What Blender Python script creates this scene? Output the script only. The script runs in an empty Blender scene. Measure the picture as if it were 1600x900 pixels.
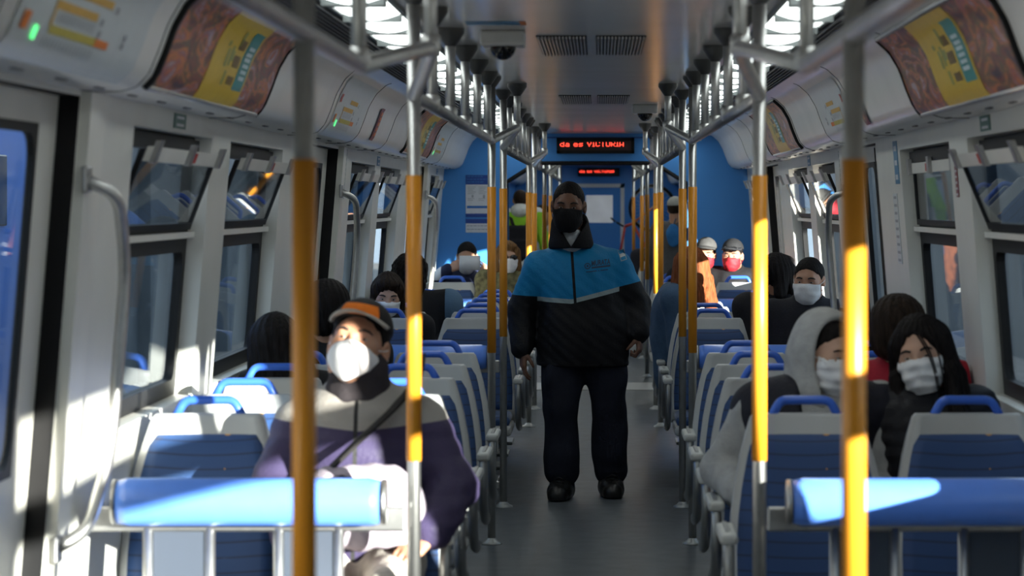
import bpy, bmesh, math, random
import numpy as np
from mathutils import Vector, Matrix

# ------------------------------------------------------------------ camera, world, sun, exposure
scene = bpy.context.scene
COL = scene.collection
CAMX, EYE, FPX = 0.035, 1.58, 4000.0
cam_d = bpy.data.cameras.new('camera')
cam = bpy.data.objects.new('camera', cam_d)
COL.objects.link(cam)
cam.location = (CAMX, 0.0, EYE)
cam.rotation_euler = (math.pi / 2, 0, 0)
cam_d.sensor_width = 36.0
cam_d.lens = FPX / 1600.0 * 36.0
cam_d.shift_x = -(937 - 800) / 1600.0
cam_d.shift_y = -(450 - 317) / 1600.0
cam_d.clip_end = 300
cam_d.dof.use_dof = True
cam_d.dof.focus_distance = 13.9
cam_d.dof.aperture_fstop = 4.8
scene.camera = cam

scene.view_settings.view_transform = 'Standard'
scene.view_settings.look = 'None'
scene.view_settings.gamma = 1.0
scene.view_settings.exposure = 0.0
scene.view_settings.use_curve_mapping = False

world = bpy.data.worlds.new('sky')
scene.world = world
world.use_nodes = True
_bg = world.node_tree.nodes['Background']
_bg.inputs[0].default_value = (0.62, 0.74, 0.86, 1)
_bg.inputs[1].default_value = 2.1

SUN_DIR = Vector((-1.0, 1.20, -0.25)).normalized()
sun_d = bpy.data.lights.new('sun', 'SUN')
sun_d.energy = 37.0
sun_d.angle = math.radians(0.6)
sun_d.color = (1.0, 0.90, 0.76)
sun = bpy.data.objects.new('sun', sun_d)
COL.objects.link(sun)
sun.rotation_euler = SUN_DIR.to_track_quat('-Z', 'Y').to_euler()
sun.location = (12, -10, 8)
LAMP = 3.4            # strength of the ceiling light diffusers

# ------------------------------------------------------------------ materials
def mat(name, color, rough=0.5, metal=0.0, noise=0.0, nscale=20.0, bump=0.0, bscale=60.0,
        emit=None, estr=0.0, coat=0.0, sheen=0.0, spec=0.5, stretch=None):
    m = bpy.data.materials.new(name)
    m.use_nodes = True
    nt = m.node_tree
    b = nt.nodes['Principled BSDF']
    c = tuple(color) + (1.0,)
    b.inputs['Base Color'].default_value = c
    b.inputs['Roughness'].default_value = rough
    b.inputs['Metallic'].default_value = metal
    b.inputs['Specular IOR Level'].default_value = spec
    if coat:
        b.inputs['Coat Weight'].default_value = coat
        b.inputs['Coat Roughness'].default_value = 0.15
    if sheen:
        b.inputs['Sheen Weight'].default_value = sheen
    if emit:
        b.inputs['Emission Color'].default_value = tuple(emit) + (1.0,)
        b.inputs['Emission Strength'].default_value = estr
    tc = nt.nodes.new('ShaderNodeTexCoord')
    vec = tc.outputs['Object']
    if stretch:
        mp = nt.nodes.new('ShaderNodeMapping')
        mp.inputs['Scale'].default_value = stretch
        nt.links.new(vec, mp.inputs['Vector'])
        vec = mp.outputs['Vector']
    if noise:
        n = nt.nodes.new('ShaderNodeTexNoise')
        n.inputs['Scale'].default_value = nscale
        n.inputs['Detail'].default_value = 4
        nt.links.new(vec, n.inputs['Vector'])
        r = nt.nodes.new('ShaderNodeMapRange')
        r.inputs['From Min'].default_value = 0.3
        r.inputs['From Max'].default_value = 0.7
        r.inputs['To Min'].default_value = 1 - noise
        r.inputs['To Max'].default_value = 1 + noise
        nt.links.new(n.outputs['Fac'], r.inputs['Value'])
        mx = nt.nodes.new('ShaderNodeMix')
        mx.data_type = 'RGBA'
        mx.blend_type = 'MULTIPLY'
        mx.inputs[0].default_value = 1.0
        mx.inputs[6].default_value = c
        cb = nt.nodes.new('ShaderNodeCombineColor')
        for i in range(3):
            nt.links.new(r.outputs[0], cb.inputs[i])
        nt.links.new(cb.outputs[0], mx.inputs[7])
        nt.links.new(mx.outputs[2], b.inputs['Base Color'])
    if bump:
        n2 = nt.nodes.new('ShaderNodeTexNoise')
        n2.inputs['Scale'].default_value = bscale
        n2.inputs['Detail'].default_value = 3
        nt.links.new(vec, n2.inputs['Vector'])
        bp = nt.nodes.new('ShaderNodeBump')
        bp.inputs['Strength'].default_value = bump
        bp.inputs['Distance'].default_value = 0.01
        nt.links.new(n2.outputs['Fac'], bp.inputs['Height'])
        nt.links.new(bp.outputs[0], b.inputs['Normal'])
    return m

def glass_mat(name, tint, f0=0.04, f1=0.4):
    m = bpy.data.materials.new(name)
    m.use_nodes = True
    nt = m.node_tree
    for n in list(nt.nodes):
        nt.nodes.remove(n)
    out = nt.nodes.new('ShaderNodeOutputMaterial')
    tr = nt.nodes.new('ShaderNodeBsdfTransparent')
    tr.inputs[0].default_value = tuple(tint) + (1,)
    gl = nt.nodes.new('ShaderNodeBsdfGlossy')
    gl.inputs['Roughness'].default_value = 0.02
    lw = nt.nodes.new('ShaderNodeLayerWeight')
    lw.inputs['Blend'].default_value = 0.5
    pw = nt.nodes.new('ShaderNodeMath'); pw.operation = 'POWER'; pw.inputs[1].default_value = 5.0
    ma = nt.nodes.new('ShaderNodeMath'); ma.operation = 'MULTIPLY_ADD'; ma.inputs[1].default_value = f1; ma.inputs[2].default_value = f0
    nt.links.new(lw.outputs['Facing'], pw.inputs[0])
    nt.links.new(pw.outputs[0], ma.inputs[0])
    mx = nt.nodes.new('ShaderNodeMixShader')
    nt.links.new(ma.outputs[0], mx.inputs[0])
    nt.links.new(tr.outputs[0], mx.inputs[1])
    nt.links.new(gl.outputs[0], mx.inputs[2])
    nt.links.new(mx.outputs[0], out.inputs[0])
    return m

def frosted_mat(name, tint):
    m = mat(name, tint, 0.35)
    b = m.node_tree.nodes['Principled BSDF']
    b.inputs['Transmission Weight'].default_value = 0.45
    b.inputs['Roughness'].default_value = 0.45
    b.inputs['IOR'].default_value = 1.2
    return m

def seat_fabric(name, base, dark, dot):
    """woven seat cloth: stitched horizontal seams and scattered small dots"""
    m = mat(name, base, 0.62, sheen=0.25)
    nt = m.node_tree
    b = nt.nodes['Principled BSDF']
    tc = nt.nodes.new('ShaderNodeTexCoord')
    sp = nt.nodes.new('ShaderNodeSeparateXYZ')
    nt.links.new(tc.outputs['Object'], sp.inputs[0])
    def math_(op, a, bb=None):
        n = nt.nodes.new('ShaderNodeMath')
        n.operation = op
        for i, v in enumerate((a, bb)):
            if v is None:
                continue
            if isinstance(v, (int, float)):
                n.inputs[i].default_value = v
            else:
                nt.links.new(v, n.inputs[i])
        return n.outputs[0]
    fr = math_('FRACT', math_('DIVIDE', math_('ADD', sp.outputs['Z'], sp.outputs['Y']), 0.056))
    seam = math_('LESS_THAN', fr, 0.13)
    mp = nt.nodes.new('ShaderNodeMapping')
    mp.inputs['Scale'].default_value = (13, 0.5, 18)
    nt.links.new(tc.outputs['Object'], mp.inputs['Vector'])
    vo = nt.nodes.new('ShaderNodeTexVoronoi')
    vo.inputs['Scale'].default_value = 1.0
    vo.inputs['Randomness'].default_value = 0.9
    nt.links.new(mp.outputs[0], vo.inputs['Vector'])
    d = math_('LESS_THAN', vo.outputs['Distance'], 0.17)
    sc_ = nt.nodes.new('ShaderNodeSeparateColor')
    nt.links.new(vo.outputs['Color'], sc_.inputs[0])
    isor = math_('MULTIPLY', d, math_('GREATER_THAN', sc_.outputs[0], 0.72))
    isdk = math_('MULTIPLY', d, math_('LESS_THAN', sc_.outputs[0], 0.36))
    def mixc(f, a, col):
        n = nt.nodes.new('ShaderNodeMix')
        n.data_type = 'RGBA'
        nt.links.new(f, n.inputs[0])
        if isinstance(a, tuple):
            n.inputs[6].default_value = a
        else:
            nt.links.new(a, n.inputs[6])
        n.inputs[7].default_value = tuple(col) + (1,)
        return n.outputs[2]
    c = mixc(math_('MULTIPLY', seam, 0.75), tuple(base) + (1,), dark)
    c = mixc(isdk, c, dark)
    c = mixc(isor, c, dot)
    nt.links.new(c, b.inputs['Base Color'])
    return m

M = {}
M['panel'] = mat('white wall panel', (0.66, 0.66, 0.62), 0.38, noise=0.05, nscale=3)
M['post'] = mat('pale post paint', (0.70, 0.69, 0.64), 0.35, noise=0.04, nscale=4)
M['ceiling'] = mat('grey ceiling panel', (0.52, 0.505, 0.49), 0.22, noise=0.05, nscale=2)
M['cove'] = mat('white cove panel', (0.68, 0.68, 0.66), 0.30, noise=0.05, nscale=3)
M['grille'] = mat('dark grille', (0.10, 0.10, 0.11), 0.5, noise=0.1)
M['blue_wall'] = mat('blue laminate', (0.045, 0.235, 0.62), 0.38, noise=0.05, nscale=2)
M['floor'] = mat('slate rubber floor', (0.062, 0.072, 0.083), 0.42, noise=0.28, nscale=9, bump=0.15, bscale=160)
M['steel'] = mat('brushed steel', (0.56, 0.56, 0.55), 0.42, 1.0, noise=0.08, nscale=30)
M['steel_dull'] = mat('dull steel', (0.42, 0.42, 0.42), 0.42, 1.0, noise=0.1, nscale=30)
M['dark_cup'] = mat('dark ceiling cup', (0.05, 0.05, 0.05), 0.4, noise=0.05)
M['yellow'] = mat('yellow sleeve', (0.78, 0.305, 0.022), 0.36, noise=0.015, nscale=12)
M['black'] = mat('black rubber', (0.008, 0.008, 0.009), 0.55, noise=0.1, spec=0.25)
M['seat_shell'] = mat('light grey seat plastic', (0.44, 0.45, 0.45), 0.34, noise=0.04, nscale=6)
M['fabric'] = seat_fabric('blue seat cloth', (0.012, 0.054, 0.175), (0.004, 0.011, 0.045), (0.75, 0.36, 0.05))
M['handle'] = mat('blue handle plastic', (0.035, 0.13, 0.60), 0.36, noise=0.04)
M['pad'] = mat('blue leaning pad', (0.11, 0.27, 0.86), 0.30, noise=0.03, coat=0.3)
M['arm_pad'] = mat('pale grey armrest', (0.50, 0.51, 0.49), 0.42, noise=0.05)
M['arm_dark'] = mat('grey cast arm', (0.30, 0.31, 0.31), 0.35, 0.6, noise=0.05)
M['glass'] = glass_mat('window glass', (0.84, 0.89, 0.92), 0.03, 0.35)
M['glass_hop'] = glass_mat('vent glass', (0.86, 0.90, 0.92), 0.08, 0.75)
M['frost'] = frosted_mat('hazy screen panel', (0.10, 0.12, 0.16))
M['lamp'] = mat('lit diffuser', (0.9, 0.9, 0.9), 0.4, emit=(0.93, 1.0, 0.97), estr=LAMP, noise=0.02)
M['lamp_rib'] = mat('lamp frame', (0.16, 0.18, 0.18), 0.5, noise=0.03)
M['led'] = mat('red led', (0.5, 0.02, 0.01), 0.5, emit=(1.0, 0.055, 0.03), estr=5.0, noise=0.02)
M['led_screen'] = mat('dark screen', (0.035, 0.018, 0.02), 0.3, noise=0.05)
M['led_green'] = mat('green lamp', (0.1, 0.6, 0.2), 0.4, emit=(0.12, 1.0, 0.28), estr=1.6, noise=0.02)
M['orange'] = mat('orange marker', (0.75, 0.20, 0.02), 0.45, noise=0.05)
M['redmark'] = mat('red marker', (0.45, 0.03, 0.02), 0.45, noise=0.05)
M['ochre'] = mat('route line ochre', (0.62, 0.36, 0.06), 0.5, noise=0.05)
M['olive'] = mat('route line olive', (0.50, 0.42, 0.07), 0.5, noise=0.05)
M['ink'] = mat('dark ink', (0.05, 0.06, 0.09), 0.5, noise=0.05)
M['ink_soft'] = mat('soft ink', (0.30, 0.32, 0.36), 0.5, noise=0.05)
M['map_base'] = mat('route map paper', (0.55, 0.60, 0.62), 0.35, noise=0.03)
M['poster_y'] = mat('poster yellow', (0.62, 0.42, 0.015), 0.35, noise=0.05)
M['poster_teal'] = mat('poster teal', (0.01, 0.24, 0.24), 0.35, noise=0.05)
M['poster_ink'] = mat('poster brown ink', (0.16, 0.10, 0.02), 0.4, noise=0.05)
M['poster_green'] = mat('poster olive ink', (0.28, 0.30, 0.07), 0.4, noise=0.05)
M['poster_pale'] = mat('poster pale letters', (0.50, 0.62, 0.66), 0.4, noise=0.05)
M['sticker_g'] = mat('green sticker', (0.01, 0.12, 0.09), 0.4, noise=0.05)
M['sticker_b'] = mat('blue sticker', (0.05, 0.20, 0.36), 0.4, noise=0.05)
M['sticker_r'] = mat('red sticker', (0.20, 0.03, 0.04), 0.4, noise=0.05)
M['notice_blue'] = mat('notice blue', (0.01, 0.055, 0.27), 0.4, noise=0.05)
M['notice_mid'] = mat('notice mid blue', (0.02, 0.13, 0.40), 0.4, noise=0.05)
M['white'] = mat('white paper', (0.60, 0.62, 0.66), 0.5, noise=0.04)
M['cam_white'] = mat('camera housing', (0.55, 0.55, 0.54), 0.4, noise=0.04)
M['cam_dome'] = mat('smoked dome', (0.01, 0.01, 0.012), 0.08, noise=0.03)
M['door_glass_blue'] = mat('blue carriage paint', (0.03, 0.17, 0.62), 0.4, noise=0.06, nscale=3)
M['concrete'] = mat('pale concrete', (0.125, 0.15, 0.17), 0.8, noise=0.25, nscale=0.8)
M['ballast'] = mat('gravel', (0.20, 0.19, 0.18), 0.9, noise=0.4, nscale=5, bump=0.5, bscale=20)
M['leaf'] = mat('foliage', (0.10, 0.16, 0.03), 0.7, noise=0.5, nscale=6)
M['bark'] = mat('bark', (0.10, 0.07, 0.05), 0.8, noise=0.3)
M['lamp_post'] = mat('pale post', (0.60, 0.62, 0.60), 0.6, noise=0.1)
M['roof'] = mat('outer roof', (0.4, 0.4, 0.4), 0.6, noise=0.1)

def poster_food():
    m = mat('poster food picture', (0.2, 0.1, 0.08), 0.35)
    nt = m.node_tree
    b = nt.nodes['Principled BSDF']
    tc = nt.nodes.new('ShaderNodeTexCoord')
    mp = nt.nodes.new('ShaderNodeMapping')
    mp.inputs['Scale'].default_value = (16, 6, 16)
    mp.inputs['Rotation'].default_value = (0.5, 0.3, 0.2)
    n = nt.nodes.new('ShaderNodeTexNoise')
    n.inputs['Scale'].default_value = 0.55
    n.inputs['Detail'].default_value = 6
    n.inputs['Distortion'].default_value = 2.6
    r = nt.nodes.new('ShaderNodeValToRGB')
    cols = [(0.33, (0.05, 0.04, 0.06)), (0.42, (0.22, 0.05, 0.04)), (0.48, (0.09, 0.10, 0.06)),
            (0.54, (0.55, 0.17, 0.03)), (0.60, (0.26, 0.08, 0.09)), (0.68, (0.42, 0.36, 0.42))]
    el = r.color_ramp.elements
    while len(el) < len(cols):
        el.new(0.5)
    for e, (p, c) in zip(el, cols):
        e.position = p
        e.color = c + (1,)
    nt.links.new(tc.outputs['Object'], mp.inputs['Vector'])
    nt.links.new(mp.outputs[0], n.inputs['Vector'])
    nt.links.new(n.outputs['Fac'], r.inputs[0])
    nt.links.new(r.outputs[0], b.inputs['Base Color'])
    return m
M['poster_food'] = poster_food()

# ------------------------------------------------------------------ object helpers
def link(name, me, parent=None, loc=None):
    o = bpy.data.objects.new(name, me)
    COL.objects.link(o)
    if parent is not None:
        o.parent = parent
    if loc is not None:
        o.location = loc
    return o

def obj(name, bm, m, parent=None, loc=None, smooth=False):
    me = bpy.data.meshes.new(name)
    bm.normal_update()
    bm.to_mesh(me)
    bm.free()
    for mm in (m if isinstance(m, (list, tuple)) else [m]):
        me.materials.append(mm)
    if smooth:
        for p in me.polygons:
            p.use_smooth = True
    return link(name, me, parent, loc)

def tag(o, label, cat, group=None):
    o['label'] = label
    o['category'] = cat
    if group:
        o['group'] = group
    return o

def struct(o, label=None):
    o['kind'] = 'structure'
    if label:
        o['label'] = label
    return o

def thing(name, label, cat, loc=(0, 0, 0), rz=0.0, group=None):
    o = bpy.data.objects.new(name, None)
    o.empty_display_size = 0.1
    COL.objects.link(o)
    o.location = loc
    o.rotation_euler = (0, 0, rz)
    return tag(o, label, cat, group)

KIDS = {}
def copy_tree(o, loc=None, rz=None, label=None, group=None, parent=None):
    c = o.copy()
    COL.objects.link(c)
    if parent is not None:
        c.parent = parent
    if loc is not None:
        c.location = loc
    if rz is not None:
        c.rotation_euler = (0, 0, rz)
    if label:
        c['label'] = label
    if group:
        c['group'] = group
    for ch in list(o.children):
        copy_tree(ch, parent=c)
    return c

def box(bm, lo, hi, bev=0.0, mi=0):
    v0 = set(bm.verts)
    r = bmesh.ops.create_cube(bm, size=1.0)
    c = [(a + b) / 2 for a, b in zip(lo, hi)]
    s = [abs(b - a) for a, b in zip(lo, hi)]
    for v in r['verts']:
        v.co = Vector((c[0] + v.co.x * s[0], c[1] + v.co.y * s[1], c[2] + v.co.z * s[2]))
    fs = set(f for v in r['verts'] for f in v.link_faces)
    if bev > 0:
        es = list(set(e for v in r['verts'] for e in v.link_edges))
        rr = bmesh.ops.bevel(bm, geom=es, offset=bev, segments=2, affect='EDGES', profile=0.5)
        fs = set(rr['faces']) | set(f for f in fs if f.is_valid)
    for f in fs:
        if f.is_valid:
            f.material_index = mi
    return bm

def round_path(pts, rad, seg=6):
    """polyline with its inner corners rounded"""
    pts = [Vector(p) for p in pts]
    out = [pts[0]]
    for i in range(1, len(pts) - 1):
        p = pts[i]
        a = (pts[i - 1] - p)
        b = (pts[i + 1] - p)
        r = min(rad, a.length * 0.48, b.length * 0.48)
        p0 = p + a.normalized() * r
        p1 = p + b.normalized() * r
        for k in range(seg + 1):
            t = k / seg
            out.append((1 - t) ** 2 * p0 + 2 * t * (1 - t) * p + t * t * p1)
    out.append(pts[-1])
    return out

def sweep(bm, pts, r, seg=12, caps=True, flat=None, mi=0, closed=False):
    """tube along a path; flat=(ru, rv) for an oval section"""
    pts = [Vector(p) for p in pts]
    n = len(pts)
    rings = []
    up = None
    for i, p in enumerate(pts):
        if closed:
            t = (pts[(i + 1) % n] - pts[(i - 1) % n]).normalized()
        else:
            t = ((pts[min(i + 1, n - 1)] - p).normalized() + (p - pts[max(i - 1, 0)]).normalized())
            t = t.normalized() if t.length > 1e-6 else Vector((0, 0, 1))
        if up is None:
            up = Vector((0, 0, 1)) if abs(t.z) < 0.9 else Vector((1, 0, 0))
            u = t.cross(up).normalized()
        else:
            u = (u - t * u.dot(t)).normalized()
        v = t.cross(u)
        rr = r[i] if isinstance(r, (list, tuple)) else r
        ru, rv = flat if flat else (rr, rr)
        rings.append([bm.verts.new(p + u * ru * math.cos(2 * math.pi * k / seg) + v * rv * math.sin(2 * math.pi * k / seg))
                      for k in range(seg)])
    fs = []
    m = n if closed else n - 1
    for i in range(m):
        a, b = rings[i], rings[(i + 1) % n]
        for k in range(seg):
            fs.append(bm.faces.new((a[k], a[(k + 1) % seg], b[(k + 1) % seg], b[k])))
    if caps and not closed:
        fs.append(bm.faces.new(rings[0][::-1]))
        fs.append(bm.faces.new(rings[-1]))
    for f in fs:
        f.material_index = mi
        f.smooth = True
    return bm

def lathe(bm, prof, c=(0, 0, 0), seg=20, mi=0):
    """prof: (r, z) list turned about z"""
    rings = []
    for r, z in prof:
        rings.append([bm.verts.new((c[0] + r * math.cos(2 * math.pi * k / seg), c[1] + r * math.sin(2 * math.pi * k / seg), c[2] + z))
                      for k in range(seg)] if r > 1e-5 else [bm.verts.new((c[0], c[1], c[2] + z))])
    for a, b in zip(rings[:-1], rings[1:]):
        for k in range(seg):
            if len(a) == 1 and len(b) == 1:
                continue
            if len(a) == 1:
                f = bm.faces.new((a[0], b[(k + 1) % seg], b[k])[::-1])
            elif len(b) == 1:
                f = bm.faces.new((a[k], a[(k + 1) % seg], b[0]))
            else:
                f = bm.faces.new((a[k], a[(k + 1) % seg], b[(k + 1) % seg], b[k]))
            f.smooth = True
            f.material_index = mi
    return bm

def prism(bm, outline, y0, y1, mi=0):
    """outline in (x, z) pulled along y"""
    a = [bm.verts.new((x, y0, z)) for x, z in outline]
    b = [bm.verts.new((x, y1, z)) for x, z in outline]
    n = len(a)
    for i in range(n):
        bm.faces.new((a[i], a[(i + 1) % n], b[(i + 1) % n], b[i])).material_index = mi
    bm.faces.new(a[::-1]).material_index = mi
    bm.faces.new(b).material_index = mi
    return bm

def quad(bm, a, b, c, d, mi=0):
    f = bm.faces.new([bm.verts.new(p) for p in (a, b, c, d)])
    f.material_index = mi
    return f

def ellipsoid(bm, c, r, seg=16, rot=None, mi=0):
    rr = bmesh.ops.create_uvsphere(bm, u_segments=seg, v_segments=max(6, seg // 2), radius=1.0)
    R = rot if rot is not None else Matrix.Identity(3)
    for v in rr['verts']:
        p = R @ Vector((v.co.x * r[0], v.co.y * r[1], v.co.z * r[2]))
        v.co = Vector(c) + p
    for f in set(f for v in rr['verts'] for f in v.link_faces):
        f.smooth = True
        f.material_index = mi
    return bm

def px(x, y, Y):
    """a point of the place at depth Y from its position in the 1600 x 900 photograph"""
    return Vector((CAMX + (x - 937) * Y / FPX, Y, EYE - (y - 317) * Y / FPX))
# ------------------------------------------------------------------ shell of the carriage
YB, YE = -3.0, 21.6          # back wall and far end wall of this carriage
YN0, YN1 = 22.4, 40.0        # the next carriage
ZC = 2.165
def hw(z):
    return 1.30 - (max(z, 0.52) - 1.58) * 0.08
def W(s, y, z, d=0.0):
    return Vector((s * (hw(z) + d), y, z))

POLE_X = 0.465
FARS = [6.89, 13.29, 19.60]          # far pole of each vestibule
NEARS = [5.35, 11.85, 18.06]
WIN = [(-0.6, 0.9), (2.95, 5.03), (7.25, 8.70), (9.15, 10.65), (13.62, 15.02), (15.42, 16.92), (20.0, 21.05)]
WZ0, WZ1 = 0.93, 1.80
DOORS = [(f - 1.74, f - 0.42) for f in FARS]
DZ1 = 1.85

def wall(name, s, y0, y1, wins, doors, zs=(0, 0.52, 1.2, WZ0, WZ1, DZ1, 1.90)):
    bm = bmesh.new()
    ys = sorted(set([y0, y1] + [v for w in wins for v in w] + [v for w in doors for v in w]))
    zz = sorted(set(zs))
    for a, b in zip(ys[:-1], ys[1:]):
        for c, d in zip(zz[:-1], zz[1:]):
            m, k = (a + b) / 2, (c + d) / 2
            if any(w[0] < m < w[1] for w in wins) and WZ0 < k < WZ1:
                continue
            if any(w[0] < m < w[1] for w in doors) and k < DZ1:
                continue
            quad(bm, W(s, a, c), W(s, b, c), W(s, b, d), W(s, a, d))
    bmesh.ops.remove_doubles(bm, verts=bm.verts, dist=1e-4)
    return struct(obj(name, bm, M['panel']))
wall('wall_left', -1, YB, YE, WIN, DOORS)
wall('wall_right', 1, YB, YE, WIN, DOORS)

# floor slab, back wall, roof
bm = bmesh.new(); box(bm, (-1.45, YB, -0.06), (1.45, YE, 0.0))
struct(obj('floor', bm, M['floor']))
bm = bmesh.new(); box(bm, (-1.45, YB - 0.06, -0.06), (1.45, YB, 2.3))
struct(obj('wall_back', bm, M['panel']))
bm = bmesh.new(); box(bm, (-0.93, YB, ZC), (0.93, YE, ZC + 0.03))
struct(obj('ceiling', bm, M['ceiling']))
bm = bmesh.new(); box(bm, (-1.46, YB, 2.30), (1.46, YE, 2.36))
for s in (-1, 1):
    box(bm, (s * 1.40, YB, 1.83), (s * 1.46, YE, 2.36))
struct(obj('roof', bm, M['roof']))

COVE = [(0.92, 2.165), (0.985, 2.145), (1.035, 2.10), (1.07, 2.04), (1.095, 1.97), (1.12, 1.91), (1.15, 1.878), (1.19, 1.866), (1.30, 1.866)]
def cove_pt(t):
    """point and inward normal on the cove, t = 0 at the ceiling .. 1 at the sill"""
    L = [0]
    for (a, b), (c, d) in zip(COVE[:-1], COVE[1:]):
        L.append(L[-1] + math.hypot(c - a, d - b))
    tt = t * L[-1]
    for i in range(len(COVE) - 1):
        if tt <= L[i + 1] + 1e-9:
            f = (tt - L[i]) / (L[i + 1] - L[i])
            a, b = COVE[i], COVE[i + 1]
            tx, tz = b[0] - a[0], b[1] - a[1]
            l = math.hypot(tx, tz)
            return (a[0] + f * tx, a[1] + f * tz), (tz / l, -tx / l)
def cove(name, s, y0, y1, joints):
    bm = bmesh.new()
    n = 28
    ys = [y0, y1]
    prev = None
    for k in range(n + 1):
        (x, z), _ = cove_pt(k / n)
        row = [bm.verts.new((s * x, y, z)) for y in ys]
        if prev:
            f = bm.faces.new((prev[0], prev[1], row[1], row[0])); f.smooth = True
        prev = row
    o = struct(obj(name, bm, M['cove']))
    bm = bmesh.new()
    for y in joints:
        pts = []
        for k in range(0, n + 1):
            (x, z), (nx, nz) = cove_pt(0.08 + 0.9 * k / n)
            pts.append((s * (x + nx * 0.001), y, z + nz * 0.001))
        sweep(bm, pts, 0.0014, 4)
    # small ventilation slits along the sill
    y = y0 + 0.3
    while y < y1:
        box(bm, (s * 1.205 - 0.006, y, 1.8625), (s * 1.205 + 0.006, y + 0.09, 1.8665))
        y += 0.45
    j = obj(name + '_joints', bm, M['grille'], o); j['kind'] = 'structure'
    return o
JO = [4.85, 6.55, 8.6, 10.75, 12.25, 13.85, 16.3, 17.4, 18.7]
cove('trim_1', -1, YB, YE, JO)
cove('trim_2', 1, YB, YE, JO)

# long air grilles between the lights and the coves
def grille(name, s, y0, y1):
    bm = bmesh.new()
    box(bm, (s * 0.775, y0, ZC - 0.002), (s * 0.905, y1, ZC + 0.0), mi=0)
    for k in range(7):
        x = 0.785 + k * 0.0185
        box(bm, (s * x - 0.003, y0, ZC - 0.014), (s * x + 0.003, y1, ZC - 0.002), mi=1)
    return struct(obj(name, bm, [M['black'], M['grille']]))
grille('trim_3', -1, YB, YE - 0.2)
grille('trim_4', 1, YB, YE - 0.2)

# ------------------------------------------------------------------ windows
def ring(bm, s, y0, y1, z0, z1, inset, rad, d0, d1, mi=0, tilt=0.0):
    """rectangular frame with a rounded inner opening, between depths d0 and d1 outside the wall plane"""
    n = 6
    iy0, iy1, iz0, iz1 = y0 + inset, y1 - inset, z0 + inset, z1 - inset
    inner, outer = [], []
    for (cy, cz, a0, oy, oz) in ((iy1 - rad, iz1 - rad, 0, y1, z1), (iy0 + rad, iz1 - rad, 90, y0, z1),
                                 (iy0 + rad, iz0 + rad, 180, y0, z0), (iy1 - rad, iz0 + rad, 270, y1, z0)):
        for k in range(n + 1):
            a = math.radians(a0 + 90 * k / n)
            inner.append((cy + rad * math.cos(a), cz + rad * math.sin(a)))
            outer.append((oy, oz))
    def V(p, d):
        y, z = p
        return bm.verts.new(W(s, y, z, d - tilt * (z - z0)))
    A = [V(p, d0) for p in inner]; B = [V(p, d0) for p in outer]
    C = [V(p, d1) for p in inner]; D = [V(p, d1) for p in outer]
    N = len(A)
    for i in range(N):
        j = (i + 1) % N
        for q in ((A[i], A[j], B[j], B[i]), (C[j], C[i], D[i], D[j]), (A[j], A[i], C[i], C[j]), (B[i], B[j], D[j], D[i])):
            try:
                bm.faces.new(q).material_index = mi
            except ValueError:
                pass
    bmesh.ops.remove_doubles(bm, verts=bm.verts, dist=1e-5)

def slab(bm, s, y0, y1, z0, z1, d0, d1, mi=0, tilt=0.0, zt=None):
    zt = z0 if zt is None else zt
    vs = [bm.verts.new(W(s, y, z, d - tilt * (z - zt))) for d in (d0, d1) for (y, z) in ((y0, z0), (y1, z0), (y1, z1), (y0, z1))]
    for q in ((0, 1, 2, 3), (7, 6, 5, 4), (0, 4, 5, 1), (1, 5, 6, 2), (2, 6, 7, 3), (3, 7, 4, 0)):
        bm.faces.new([vs[i] for i in q]).material_index = mi

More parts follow.
